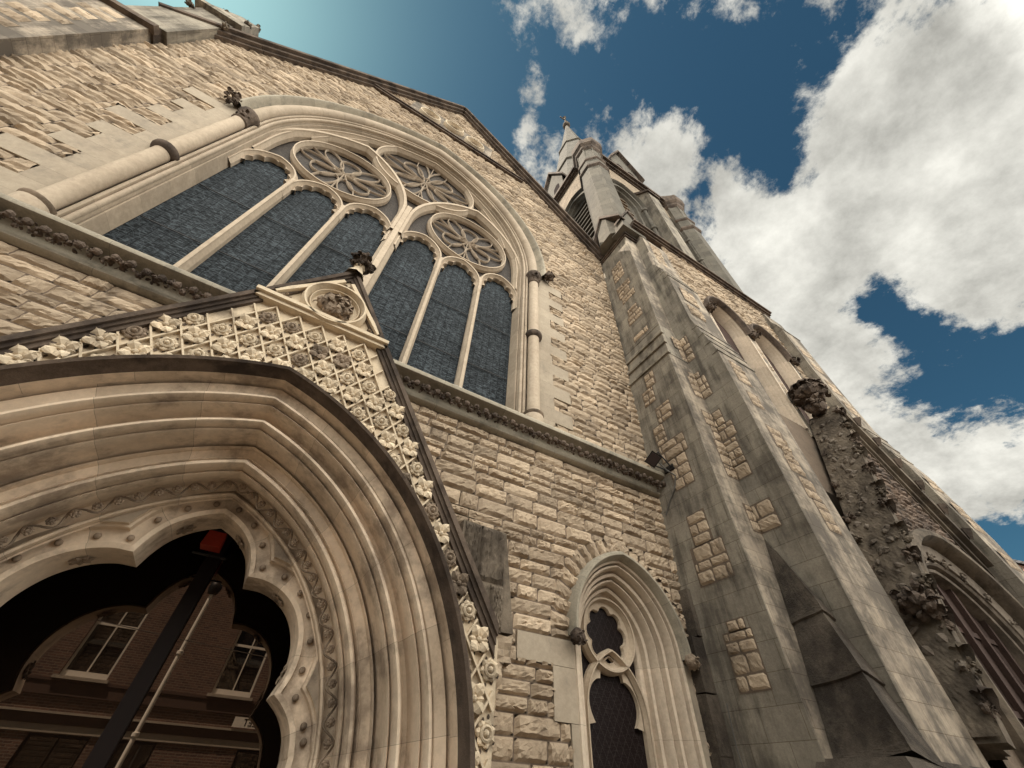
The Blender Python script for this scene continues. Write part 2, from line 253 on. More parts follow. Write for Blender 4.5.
# ------------------------------------------------------------------ mesh helpers
rng = np.random.default_rng(7); random.seed(7)
class MB:
    def __init__(s): s.v = []; s.f = []; s.t = []; s.u = []; s.n = 0
    def add(s, V, F, tone=.5, su=0.0):
        V = np.asarray(V, float).reshape(-1, 3); k = len(V)
        s.v.append(V); s.t.append(np.broadcast_to(np.asarray(tone, float), (k,))); s.u.append(np.broadcast_to(np.asarray(su, float), (k,)))
        n = s.n; s.f.extend([tuple(int(i)+n for i in f) for f in F]); s.n += k
    def grid(s, G, tone=.5, su=0.0, closed=False, keep=None):
        a, b = G.shape[:2]; idx = np.arange(a*b).reshape(a, b)
        if closed: idx = np.concatenate([idx, idx[:, :1]], 1); 
        q = np.stack([idx[:-1, :-1], idx[:-1, 1:], idx[1:, 1:], idx[1:, :-1]], -1)
        if keep is not None: q = q[keep]
        s.add(G.reshape(-1, 3), q.reshape(-1, 4), np.broadcast_to(tone, (a, b)).reshape(-1) if np.ndim(tone) else tone, np.broadcast_to(su, (a, b)).reshape(-1) if np.ndim(su) else su)
    def box(s, x0, x1, y0, y1, z0, z1, tone=.5):
        V = [(x, y, z) for x in (x0, x1) for y in (y0, y1) for z in (z0, z1)]
        s.add(V, [(0, 1, 3, 2), (4, 6, 7, 5), (0, 4, 5, 1), (2, 3, 7, 6), (0, 2, 6, 4), (1, 5, 7, 3)], tone)
    def prism(s, poly, ax, a0, a1, tone=.5, cap=True):
        """polygon in the two other axes, extruded along axis ax"""
        o = [i for i in range(3) if i != ax]; n = len(poly); V = []
        for a in (a0, a1):
            for p in poly:
                q = [0, 0, 0]; q[ax] = a; q[o[0]] = p[0]; q[o[1]] = p[1]; V.append(q)
        F = [(i, (i+1) % n, n+(i+1) % n, n+i) for i in range(n)]
        if cap:
            T = tessellate_polygon([[Vector((p[0], p[1], 0)) for p in poly]])
            F += [tuple(t) for t in T]+[tuple(n+i for i in t) for t in T]
        s.add(V, F, tone)
    def plate(s, loops, y, tone=.5):
        """flat face in the XZ plane at depth y, loops[0] outer, others holes"""
        T = tessellate_polygon([[Vector((p[0], p[1], 0)) for p in l] for l in loops])
        V = [(p[0], y, p[1]) for l in loops for p in l]; s.add(V, T, tone)
    def hexa(s, bot, top, tone=.5):
        n = len(bot); s.add(list(bot)+list(top), [(i, (i+1) % n, n+(i+1) % n, n+i) for i in range(n)]+[tuple(range(n))[::-1], tuple(range(n, 2*n))], tone)
    def lathe(s, c, prof, n=20, axis=(0, 0, 1), tone=.5, a0=0, a1=2*math.pi, sub=None):
        ax = Vector(axis).normalized(); e1 = ax.orthogonal().normalized(); e2 = ax.cross(e1)
        if abs(ax.z) > .99: e1, e2 = Vector((1, 0, 0)), Vector((0, 1, 0))
        full = abs(a1-a0-2*math.pi) < 1e-6; A = np.linspace(a0, a1, n+(0 if full else 1), endpoint=not full)
        G = np.array([[np.array(c)+np.array(ax)*h+r*(np.array(e1)*math.cos(a)+np.array(e2)*math.sin(a)) for a in A] for r, h in prof])
        s.grid(G, tone, closed=full)
    def tube(s, P, r, n=8, tone=.5):
        P = [Vector(p) for p in P]; rows = []; up = None
        for i, p in enumerate(P):
            t = (P[min(i+1, len(P)-1)]-P[max(i-1, 0)]).normalized()
            if up is None: up = t.orthogonal().normalized()
            up = (up-t*up.dot(t)).normalized(); b = t.cross(up)
            rr = r[i] if isinstance(r, (list, tuple)) else r
            rows.append([p+(up*math.cos(a)+b*math.sin(a))*rr for a in np.linspace(0, 2*math.pi, n, endpoint=False)])
        s.grid(np.array([[tuple(q) for q in rw] for rw in rows]), tone, closed=True)
        k = s.n; s.add([tuple(P[0]), tuple(P[-1])], [], tone)
        base = k-len(P)*n
        s.f += [(k, base+(j+1) % n, base+j) for j in range(n)]+[(k+1, k-n+j, k-n+(j+1) % n) for j in range(n)]
    def ball(s, c, r, n=8, m=6, tone=.5, sq=(1, 1, 1), jit=0.0):
        th = np.linspace(0, math.pi, m+1); ph = np.linspace(0, 2*math.pi, n, endpoint=False)
        G = np.stack([np.outer(np.sin(th), np.cos(ph)), np.outer(np.sin(th), np.sin(ph)), np.outer(np.cos(th), np.ones(n))], -1)
        if jit: G = G*(1+rng.normal(0, jit, G.shape[:2]))[..., None]
        s.grid(np.array(c)+G*r*np.array(sq), tone, closed=True)
    def leaf(s, base, d, nrm, ln, wd, curl=.5, tone=.5):
        d = Vector(d).normalized(); nr = Vector(nrm).normalized(); sd_ = d.cross(nr).normalized(); nr = sd_.cross(d)
        rows = []
        for t, w in ((0, .25), (.3, .9), (.6, 1.0), (.85, .6), (1, .12)):
            c = Vector(base)+d*(ln*(t-curl*.35*t*t))+nr*(ln*curl*math.sin(t*2.4)*.55)
            rows.append([tuple(c+sd_*(w*wd*k)+nr*(-abs(k)*wd*.35 if k else wd*.12)) for k in (-1, 0, 1)])
        s.grid(np.array(rows), tone)
    def build(s, name, mat, parent=None, smooth=None):
        me = bpy.data.meshes.new(name)
        V = np.concatenate(s.v) if s.v else np.zeros((0, 3)); V = V*S; V[:, 2] += EYE
        me.from_pydata(V.tolist(), [], s.f)
        a = me.attributes.new('tone', 'FLOAT', 'POINT'); a.data.foreach_set('value', np.concatenate(s.t).astype(np.float32))
        a = me.attributes.new('su', 'FLOAT', 'POINT'); a.data.foreach_set('value', (np.concatenate(s.u)*S).astype(np.float32))
        me.materials.append(mat); me.update()
        bm = bmesh.new(); bm.from_mesh(me); bmesh.ops.recalc_face_normals(bm, faces=bm.faces); bm.to_mesh(me); bm.free()
        if smooth is not None: me.shade_smooth(); me.set_sharp_from_angle(angle=R(smooth))
        o = bpy.data.objects.new(name, me); col.objects.link(o)
        if parent is not None: o.parent = parent
        return o

def thing(name, label, cat, group=None):
    o = bpy.data.objects.new(name, None); col.objects.link(o); o['label'] = label; o['category'] = cat
    if group: o['group'] = group
    return o
def tag(o, label, cat, group=None):
    o['label'] = label; o['category'] = cat
    if group: o['group'] = group
    return o
def tree_meshes(o):
    r = [o] if o.type in ('MESH', 'FONT') else []
    for c in o.children: r += tree_meshes(c)
    return r
def settle(root):
    """put the root's origin at the thing's base"""
    ms = [m for m in tree_meshes(root) if m.type == 'MESH']; A = np.concatenate([np.array([v.co for v in m.data.vertices]) for m in ms])
    b = Vector(((A[:, 0].min()+A[:, 0].max())/2, (A[:, 1].min()+A[:, 1].max())/2, A[:, 2].min()))
    for m in ms: m.data.transform(Matrix.Translation(-b))
    for m in tree_meshes(root):
        if m.type == 'FONT': m.location -= b
    root.location = b

# --- arches
def arch(cx, zs, c, h, zb, n=22, nj=5):
    """pointed arch outline left foot -> apex -> right foot"""
    r = h+c; a1 = math.acos(max(-1, min(1, -c/r)))
    L_ = [(cx-h, z) for z in np.linspace(zb, zs, nj, endpoint=False)]+[(cx+c+r*math.cos(a), zs+r*math.sin(a)) for a in np.linspace(math.pi, a1, n)]
    return L_+[(2*cx-x, z) for x, z in L_[::-1]][1:]
def arch_su(pts):
    P = np.array(pts); k = len(P)//2; d = np.r_[0, np.cumsum(np.hypot(*np.diff(P, axis=0).T))]
    return np.abs(d-d[k])+.37*(np.arange(len(P)) > k)*0
def sweep_arch(mb, prof, cx, zs, c, zb, n=22, nj=5, tones=None):
    ref = arch(cx, zs, c, prof[len(prof)//2][0], zb, n, nj); su = arch_su(ref)
    G = np.array([[(x, y, z) for x, z in arch(cx, zs, c, h, zb, n, nj)] for h, y in prof])
    mb.grid(G, .5 if tones is None else np.array(tones)[:, None], np.broadcast_to(su+.03, (len(prof), len(ref))))
def in_arch(x, z, cx, zs, c, h, zb):
    r = h+c; ax = np.abs(x-cx)
    return (z > zb) & (((z <= zs) & (ax < h)) | ((z > zs) & ((ax+c)**2+(z-zs)**2 < r*r)))
def in_poly(x, z, P):
    ins = np.zeros(np.shape(x), bool); n = len(P)
    for i in range(n):
        (x1, z1), (x2, z2) = P[i], P[(i+1) % n]
        if z1 == z2: continue
        cnd = ((z1 > z) != (z2 > z)) & (x < (x2-x1)*(z-z1)/(z2-z1)+x1); ins ^= cnd
    return ins
# --- bars of tracery: polyline in XZ swept with a chamfered section
def bar(mb, pts, w, y0, y1, closed=False, cham=.35, tone=.5):
    P = np.array(pts, float); n = len(P)
    if closed: a = np.roll(P, 1, 0); b = np.roll(P, -1, 0)
    else: a = np.vstack([P[:1]*2-P[1:2], P[:-1]]); b = np.vstack([P[1:], P[-1:]*2-P[-2:-1]])
    t1 = P-a; t2 = b-P; t1 /= np.linalg.norm(t1, axis=1)[:, None]+1e-9; t2 /= np.linalg.norm(t2, axis=1)[:, None]+1e-9
    n1 = np.stack([-t1[:, 1], t1[:, 0]], 1); n2 = np.stack([-t2[:, 1], t2[:, 0]], 1); m = n1+n2; m /= np.linalg.norm(m, axis=1)[:, None]+1e-9
    m /= np.clip((m*n1).sum(1), .45, 1)[:, None]
    ym = y0+(y1-y0)*.55; rows = []
    for o, y in ((-.5, y1), (-.5, ym), (-.5*cham, y0+.15*(y1-y0)), (-.5*cham*.8, y0), (.5*cham*.8, y0), (.5*cham, y0+.15*(y1-y0)), (.5, ym), (.5, y1)):
        Q = P+m*w*o; rows.append(np.stack([Q[:, 0], np.full(n, y), Q[:, 1]], 1))
    mb.grid(np.array(rows), tone, closed=closed)
def circ(cx, cz, r, n=40, a0=0, a1=2*math.pi, end=False):
    return [(cx+r*math.cos(a), cz+r*math.sin(a)) for a in np.linspace(a0, a1, n, endpoint=end)]

# --- rock faced coursed rubble on any mapped surface
def rubble(mb, u0, u1, v0, v1, fmap, mask=None, ch=(.022, .046), cl=(.05, .14), H=.0095, gap=.003, nu=9, nv=6, courses=None, tone0=.5, lens=None):
    v = v0
    while v < v1-1e-6:
        h = rng.uniform(*ch) if courses is None else courses
        if v1-v-h < ch[0]*.6: h = v1-v
        h = min(h, v1-v); u = u0-(rng.uniform(0, cl[1]*.8) if lens is None else 0)
        while u < u1:
            l = rng.uniform(*cl)*(1 if h > .03 else .8) if lens is None else lens
            a, b, cc, d = max(u, u0)+gap/2, min(u+l, u1)-gap/2, v+gap/2, v+h-gap/2
            u += l
            if b-a < gap*2: continue
            s = np.linspace(0, 1, nu); t = np.linspace(0, 1, nv); ss, tt = np.meshgrid(s, t, indexing='ij')
            s2 = ss.copy(); s2[1:-1] += rng.uniform(-.3, .3, (nu-2, nv))/(nu-1); t2 = tt.copy(); t2[:, 1:-1] += rng.uniform(-.3, .3, (nu, nv-2))/(nv-1)
            uu = a+(b-a)*s2; vv = cc+(d-cc)*t2
            uu = uu+rng.normal(0, gap*.18, uu.shape)
            if mask is not None:
                uc = (uu[1:, 1:]+uu[:-1, :-1])/2; vc = (vv[1:, 1:]+vv[:-1, :-1])/2; keep = mask(uc, vc)
                if not keep.any(): continue
                k4 = keep
            else: k4 = None
            du = np.minimum(s2, 1-s2)*(b-a); dv = np.minimum(t2, 1-t2)*(d-cc); e = np.clip(np.minimum(du, dv)/.0055, 0, 1)
            hs = rng.uniform(.65, 1.25)*min(1, (h/.03)**.5)
            base = .55+np.minimum.reduce([.45+rng.normal(0, .45)*(s2-.5)+rng.normal(0, .5)*(t2-.5) for _ in range(3)])+.12*(.5-t2)
            hh = H*hs*(e**.7)*(base+rng.normal(0, .16, base.shape))
            hh = np.where(e > 0, np.maximum(hh, .0008), 0)
            mb.grid(fmap(uu, vv, hh), tone=np.full(uu.shape, np.clip(tone0+rng.normal(0, .26), 0, 1)), keep=k4)
        v += h
def fplane(O, U, V, Nn):
    O, U, V, Nn = map(lambda a: np.array(a, float), (O, U, V, Nn))
    return lambda u, v, h: O+u[..., None]*U+v[..., None]*V+h[..., None]*Nn
front = lambda y: fplane((0, y, 0), (1, 0, 0), (0, 0, 1), (0, -1, 0))
flank = lambda x: fplane((x, 0, 0), (0, 1, 0), (0, 0, 1), (-1, 0, 0))

def foliage(mb, c, r, n=26, nb=5, tone=.5, up=(0, 0, 1), sq=(1, 1, 1)):
    """carved stiff-leaf cluster"""
    c = Vector(c)
    for i in range(nb):
        d = Vector(rng.normal(0, 1, 3)).normalized(); mb.ball(tuple(c+Vector([d[k]*sq[k] for k in range(3)])*r*.4), r*rng.uniform(.28, .45), 7, 5, tone+rng.normal(0, .15), jit=.08)
    for i in range(n):
        d = Vector(rng.normal(0, 1, 3)).normalized(); b = c+Vector([d[k]*sq[k] for k in range(3)])*r*.45
        t = (d+Vector(rng.normal(0, .5, 3))).normalized()
        mb.leaf(b, t, d+Vector((0, 0, .3)), r*rng.uniform(.5, .8), r*rng.uniform(.16, .28), rng.uniform(.4, 1.1), min(1, max(0, tone+rng.normal(0, .2))))
def rosette(mb, c, r, nrm=(0, -1, 0), petals=6, tone=.5, bead=.28):
    c = Vector(c); nr = Vector(nrm); e1 = Vector((1, 0, 0)); e2 = Vector((0, 0, 1)); a0 = rng.uniform(0, 1)
    for i in range(petals):
        a = a0+2*math.pi*i/petals; d = e1*math.cos(a)+e2*math.sin(a)
        mb.leaf(c+d*r*.12, d, nr, r*.98, r*.34, .55, min(1, max(0, tone+rng.normal(0, .2))))
    mb.ball(tuple(c+nr*r*.25), r*bead, 8, 5, tone)

# ================================================================== GROUND
GZ = -EYE/S
def sheet(name, x0, x1, y0, y1, dz, mat):
    m = MB(); m.add([(x0, y0, GZ+dz/S), (x1, y0, GZ+dz/S), (x1, y1, GZ+dz/S), (x0, y1, GZ+dz/S)], [(0, 1, 2, 3)]); o = m.build(name, mat); o['kind'] = 'structure'; return o
sheet('ground', -150, 150, -150, 150, -.13, M_ASPH)
m = MB(); m.box(-12, 12, -.35, 30, GZ-.03, GZ); o = m.build('pavement', M_PAVE); o['kind'] = 'structure'
m = MB(); m.box(-12, 12, -1.42, -1.18, GZ-.03, GZ); o = m.build('far_pavement', M_PAVE); o['kind'] = 'structure'
m = MB(); m.box(-12, 12, -.375, -.352, GZ-.04, GZ+.002); m.box(-12, 12, -1.178, -1.155, GZ-.04, GZ+.002); o = m.build('kerb', M_KERB); o['kind'] = 'structure'
m = MB(); m.box(-12, 12, -.40, -.39, GZ-.0215, GZ-.0205); m.box(-12, 12, -1.14, -1.13, GZ-.0215, GZ-.0205); o = m.build('road_marking', M_LINE); o['kind'] = 'structure'

# ================================================================== CHURCH
church = thing('church', 'tall Gothic stone church with large traceried window, carved arched portal and corner bell tower', 'church')
CX, WZS, WC = -.155, 2.17, .25           # great window centre, springing, arc centre offset
PX_, PZS, PC = -.163, -.05, .188          # portal
LX, LZS, LC = .958, .32, .05             # small lancet
GAB = [(-1.50, 2.80), (-1.30, 3.005), (-.175, 4.50), (1.26, 3.0)]
nave_poly = [(-1.47, GZ), (-1.47, 2.78), (-1.30, 2.985), (-.175, 4.48), (1.262, 2.98), (1.262, GZ)]
lob = [(-.76, GZ+.001), (-.76, .62), (.43, .62), (.43, GZ+.001)]

def quoin_zone(x, z):
    k = np.floor((z-.985)/.072).astype(int) if hasattr(z, 'astype') else int((z-.985)//.072)
    w = np.where(k % 2 == 0, .885, .975); w2 = np.where(k % 3 == 0, .04, 0)
    return (z > .985) & (z < 2.20) & (np.abs(x-CX) < w+w2*(x < CX)) 
def lq_zone(x, z):
    left = (x < LX) & (((z > .237) & (z < .298) & (x > .578)) | ((z > .128) & (z <= .237) & (x > .684)) | ((z > .02) & (z <= .128) & (x > .732)) | ((z > -.09) & (z <= .02) & (x > .684)) | (z <= -.09) & (x > .732))
    return left | ((x >= LX) & (x < 1.185) & (z < .30))
def nave_mask(x, z):
    k = in_poly(x, z, nave_poly) & ~in_arch(x, z, CX, WZS, WC, .825, .98) & ~quoin_zone(x, z)
    k &= ~((z > .885) & (z < .985)) & ~lq_zone(x, z)
    k &= ~in_arch(x, z, LX, LZS, LC, .267, LZS)
    k &= ~((z < .33) & (np.abs(x-LX) < .2))
    k &= ~((np.abs(x-PX_) < .60) & (z < 1.16-1.555*np.abs(x-PX_)))
    gb = (z > 3.66) & (z < 4.0) & (np.abs(x+.17) < .36)
    return k & ~gb
m = MB(); m.plate([nave_poly, arch(CX, WZS, WC, .80, .98), arch(LX, LZS, LC, .19, GZ+.01), lob], 1.0)
wall = m.build('nave_wall', M_MOR, church)
m = MB(); rubble(m, -1.46, 1.26, .985, 4.5, front(1.0), nave_mask, nu=8, nv=5)
m.build('upper_walling', M_RUB, wall)
m = MB(); rubble(m, -1.46, 1.26, GZ, .885, front(1.0), nave_mask, nu=13, nv=7, ch=(.024, .05))
m.build('lower_walling', M_RUB, wall)
# voussoirs over the lancet
def vous(u, v, h):   # u = angle position along arch, v = radial
    a = u/.235; r = .205+LC+v; left = a < math.pi/2
    x = np.where(left, LX+LC-r*np.cos(a), LX-LC-r*np.cos(a)); z = LZS+r*np.sin(a)
    return np.stack([x, 1.0-h, z], -1)
m = MB(); uu = .0
while uu < math.pi*.235-.004:
    w = rng.uniform(.028, .036); 
    rubble(m, uu, min(uu+w, math.pi*.235), -.004, .070, vous, None, courses=.074, lens=.05, nu=7, nv=9, gap=.0045, H=.013)
    uu += w
m.build('voussoirs', M_RUB, wall)
# smooth quoins beside the window openings
m = MB(); mr = MB(); z = .985; k = 0
while z < 2.2:
    w = .885 if k % 2 == 0 else .975
    wl = w+(.04 if k % 3 == 0 else 0)
    for a, b, mq in ((CX-wl, CX-.80, m), (CX+.80, CX+w, mr)): mq.box(a+.001, b, .9925, 1.01, z+.0002, min(z+.0718, 2.2), rng.uniform(.3, .7))
    z += .072; k += 1
m.build('window_quoins', M_QUOIN, wall); mr.build('window_quoins', M_QUOIN, wall)
m = MB()
for a, b, c, d in ((.579, .755, .238, .298), (.685, .757, .129, .237), (.733, .757, .021, .128), (.685, .757, -.089, .02), (.733, .757, GZ, -.09), (1.16, 1.185, .15, .30), (1.16, 1.185, 0, .149), (1.16, 1.185, GZ, -.001)):
    if a > 1 and b < 1.2 and c == .15: m.build('lancet_quoins', M_QUOIN, wall); m = MB()
    m.box(a, b, .9925, 1.01, c, d, rng.uniform(.3, .7))
m.build('lancet_quoins', M_QUOIN, wall)
# gable coping, string under the gable head, finial
m = MB()
cp = [Vector((-1.60, 1.0, 2.66)), Vector((-1.30, 1.0, 3.02)), Vector((-.175, 1.0, 4.525)), Vector((1.27, 1.0, 3.015))]
for (a, b) in ((cp[0], cp[1]), (cp[1], cp[2]), (cp[2], cp[3])):
    d = (b-a).normalized(); n_ = Vector((-d.z, 0, d.x))
    if n_.z < 0: n_ = -n_
    for (o0, o1, y0, y1) in ((-.005, .02, .935, 1.12), (-.028, -.004, .955, 1.08), (-.045, -.027, .975, 1.05)):
        q = [a+n_*o0, b+n_*o0, b+n_*o1, a+n_*o1]; m.hexa([(p.x, y0, p.z) for p in q], [(p.x, y1, p.z) for p in q])
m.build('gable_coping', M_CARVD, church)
m = MB(); m.box(-.78, .50, .975, 1.0, 3.625, 3.645); m.box(-.79, .51, .965, 1.0, 3.645, 3.66); m.build('gable_string', M_CARVD, church)
gf = MB(); gf.tube([(-.175, .98, 4.53), (-.175, .98, 4.60)], .012, 8); gf.ball((-.175, .98, 4.61), .018); foliage(gf, (-.175, .98, 4.585), .02, 12, 3); gf.build('gable_finial', M_CARVD, church)
m = MB(); m.box(-.53, .19, .992, 1.005, 3.662, 3.995); gw = m.build('gable_panel', M_ASH, church)
for i, (gx, gz) in enumerate(((-.37, 3.79), (-.17, 3.87), (.03, 3.79))):
    m = MB(); bar(m, circ(gx, gz, .080, 28), .022, .962, .993, True); bar(m, circ(gx, gz, .056, 24), .007, .978, .9915, True)
    f = m.build('quatrefoil', M_CARV, gw, 40); f2 = MB(); f2.add([(gx, .9905, gz)]+[(p[0], .9905, p[1]) for p in circ(gx, gz, .072, 24)], [(0, 1+q, 1+(q+1) % 24) for q in range(24)]); f2.build('quatrefoil_shade', M_CARVD, gw)  # flat dark disc stands in for the shade of a hollow
# string course below the great window
m = MB(); prof = [(.985, .998), (.985, .955), (.978, .94), (.966, .932), (.956, .934), (.951, .945), (.949, .975), (.935, .992), (.912, .993), (.904, .988), (.901, .978), (.893, .977), (.888, .984), (.886, .999)]
X_ = np.linspace(-1.47, 1.24, 60); m.grid(np.array([[(x, y, z) for x in X_] for z, y in prof]), .5, np.broadcast_to(X_, (len(prof), 60)))
stc = m.build('string_course', M_HOODG, church, 50)
m = MB(); x = -1.45
while x < 1.235:
    foliage(m, (x, .955, .918), .019, 10, 3, up=(0, -1, 0)); m.ball((x+.016, .944, .922+rng.uniform(-.004, .004)), .0105, 7, 5, jit=.08); x += .036
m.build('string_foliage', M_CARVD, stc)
m = MB(); prof = [(1.005, .995), (1.0, .97), (.992, .955), (.984, .955)]
m.grid(np.array([[(x, y, z) for x in X_] for z, y in prof]))
m.build('string_top_roll', M_LEAD, stc, 60)

# ---------------- great window
m = MB()
sweep_arch(m, [(.816, .993), (.813, 1.012), (.803, 1.035), (.788, 1.042), (.766, 1.036), (.752, 1.02), (.751, 1.05), (.748, 1.05), (.747, 1.0), (.741, .996), (.736, 1.0), (.735, 1.04), (.732, 1.04), (.731, 1.016), (.727, 1.012), (.722, 1.018), (.721, 1.05), (.718, 1.05), (.717, 1.03), (.712, 1.03), (.709, 1.045), (.706, 1.075), (.7035, 1.095)], CX, WZS, WC, .99, 40)
gwin = m.build('great_window', M_MOULD2, church, 40)
m = MB(); sweep_arch(m, [(.78+.029*math.cos(a), 1.0-.029*math.sin(a)) for a in np.linspace(-.6, math.pi+.6, 10)], CX, WZS, WC, 2.13, 40, 2); sweep_arch(m, [(.727+.008*math.cos(a), 1.012-.009*math.sin(a)) for a in np.linspace(-.6, math.pi+.6, 7)], CX, WZS, WC, 1.0, 40, 4)
m.build('arch_roll', M_MOULD2, gwin, 60)
m = MB(); sweep_arch(m, [(.858, .999), (.856, .968), (.847, .957), (.836, .955), (.828, .962), (.823, .978), (.812, .993)], CX, WZS, WC, 2.16, 40, 2); m.build('hood_mould', M_HOODG, gwin, 40)
for s_ in (-1, 1):
    x = CX+s_*.78
    m = MB(); m.lathe((x, .993, 0), [(.040, .99), (.040, 1.03), (.034, 1.036), (.038, 1.042), (.031, 1.05)]+[(.0275, z) for z in (1.06, 1.3, 1.53)]+[(.0275, 1.6), (.0275, 1.8), (.0275, 2.06)], 20); m.build('shaft', M_TRAC, gwin, 60)
    m = MB(); m.lathe((x, .993, 0), [(.028, 1.535), (.040, 1.542), (.043, 1.55), (.043, 1.560), (.040, 1.567), (.028, 1.574)], 20); m.build('shaft_ring', M_CARVD, gwin, 50)
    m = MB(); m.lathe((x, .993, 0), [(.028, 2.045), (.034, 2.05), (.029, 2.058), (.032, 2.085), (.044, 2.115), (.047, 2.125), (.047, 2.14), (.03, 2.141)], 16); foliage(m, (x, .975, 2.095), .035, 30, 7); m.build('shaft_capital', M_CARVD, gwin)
    m = MB(); m.lathe((x, .993, 0), [(.030, 1.03), (.041, 1.036), (.043, 1.045), (.03, 1.055)], 18); m.build('shaft_base', M_CARVM, gwin, 50)
    m = MB(); foliage(m, (CX+s_*.865, .955, 2.165), .038, 34, 8); m.build('label_stop', M_CARVD, gwin)
# sloping sill
m = MB(); m.add([(CX-.72, 1.09, 1.052), (CX+.72, 1.09, 1.052), (CX+.74, .985, 1.0), (CX-.74, .985, 1.0), (CX-.74, .985, .984), (CX+.74, .985, .984)], [(0, 1, 2, 3), (3, 2, 5, 4)]); m.build('sill', M_LEAD, gwin)
m = MB(); m.box(.272, .312, .951, .956, .974, .990); m.build('pale_glint_patch', M_WHITEP, stc)  # white box painted in for a bright glint on the sill
LW, MW, MC_ = .194, .037, .078
xs = []; x = CX-(6*LW+4*MW+MC_)/2; lights = []
for i in range(6):
    lights.append((x, x+LW)); x += LW
    if i < 5:
        w = MC_ if i == 2 else MW; xs.append((x+w/2, w)); x += w
trac = MB()
def foiled(cx, zs, c, h, n, dep, side=1):
    P = arch(cx, zs, c, h, zs-.02, 26, 2); A = np.array(P); k = len(A); t = np.linspace(0, 1, k)
    ctr = np.array([cx, zs]); d = ctr-A; d /= np.linalg.norm(d, axis=1)[:, None]
    off = dep*(1-np.abs(np.sin(t*math.pi*n))**.8)+.004
    return A, A+d*off[:, None]
for i, (a, b) in enumerate(lights):
    c = (a+b)/2; mid = i in (1, 4); zs = 1.885 if mid else 1.925; z1 = zs
    m = MB(); m.plate([arch(c, zs, .03, LW/2+.008, 1.04)], 1.088); m.build('glass_pane', M_GLASS, gwin)
    bar(trac, arch(c, zs, .03, LW/2+.014, zs-.1, 20, 2), .027, 1.048, 1.086)
    A, B = foiled(c, zs, .03, LW/2+.002, 6, .014); trac.grid(np.array([[(p[0], 1.068, p[1]) for p in A], [(p[0], 1.062, p[1]) for p in B], [(p[0], 1.085, p[1]) for p in B]]))
    m = MB()
    for zb in (1.28, 1.60): m.box(a+.001, b-.001, 1.079, 1.083, zb, zb+.0025)
    m.build('saddle_bars', M_METAL, gwin)
for i, (x, w) in enumerate(xs):
    m = MB(); bar(m, [(x, 1.03), (x, 1.5), (x, 1.93 if i != 2 else 2.25)], w*(.86 if i != 2 else .8), 1.046 if i != 2 else 1.036, 1.089, cham=.5); m.build('mullion', M_TRAC, gwin)
for s_ in (-1, 1):
    bar(trac, arch(CX+s_*.372, 2.15, .25, .350, 1.93, 26, 4), .042, 1.034, 1.088, cham=.45)
    bar(trac, circ(CX+s_*.37, 2.285, .244, 48), .022, 1.05, 1.088, True)
bar(trac, circ(CX, 2.765, .328, 56), .030, 1.042, 1.088, True)
bar(trac, arch(CX, WZS, WC, .694, 2.0, 40, 3), .026, 1.04, 1.088)
for s_ in (-1, 1):
    bar(trac, [(CX+s_*.60, 2.42), (CX+s_*.53, 2.62), (CX+s_*.40, 2.80)], .016, 1.045, 1.088)
trac.build('tracery', M_TRAC, gwin)
def drop(cx, cz, a, r0, r1, w, n=18):
    """teardrop foil with its round end outwards"""
    P = []
    for t in np.linspace(0, 2*math.pi, n, endpoint=False):
        q = (1-math.cos(t))/2; r = r0+(r1-r0)*q; o = w*math.sin(t)*(q**.9+.12); P.append((cx+r*math.cos(a)-o*math.sin(a), cz+r*math.sin(a)+o*math.cos(a)))
    return P
def leafloop(cx, cz, a, r0, r1, w, n=20):
    P = []
    for t in np.linspace(0, 2*math.pi, n, endpoint=False):
        q = (1-math.cos(t))/2; r = r0+(r1-r0)*q; o = w*math.sin(t); P.append((cx+r*math.cos(a)-o*math.sin(a), cz+r*math.sin(a)+o*math.cos(a)))
    return P
for (rx, rz, rr, k) in ((CX-.37, 2.285, .234, 3), (CX+.37, 2.285, .234, 3), (CX, 2.765, .314, 4)):
    m = MB(); ph = math.pi/2 if k == 3 else math.pi/4
    for i in range(k):
        a = ph+i*2*math.pi/k
        bar(m, drop(rx, rz, a, .012, rr*.70, rr*(.30 if k == 3 else .25), 22), .0075, 1.074, 1.088, True)
        for s2 in (-1, 1):
            b = a+math.pi/k+s2*math.pi/k*.36
            bar(m, leafloop(rx, rz, b, rr*.22, rr*1.0, rr*(.17 if k == 3 else .13), 22), .0065, 1.076, 1.088, True)
        b = a+math.pi/k; bar(m, [(rx, rz), (rx+rr*.5*math.cos(b), rz+rr*.5*math.sin(b)), (rx+rr*math.cos(b), rz+rr*math.sin(b))], .006, 1.076, 1.088)
    m.build('rose_tracery', M_ROSET, gwin)
m = MB(); m.plate([arch(CX, WZS, WC, .70, 1.85, 30, 3)], 1.093); m.build('rose_glass', M_ROSE, gwin)

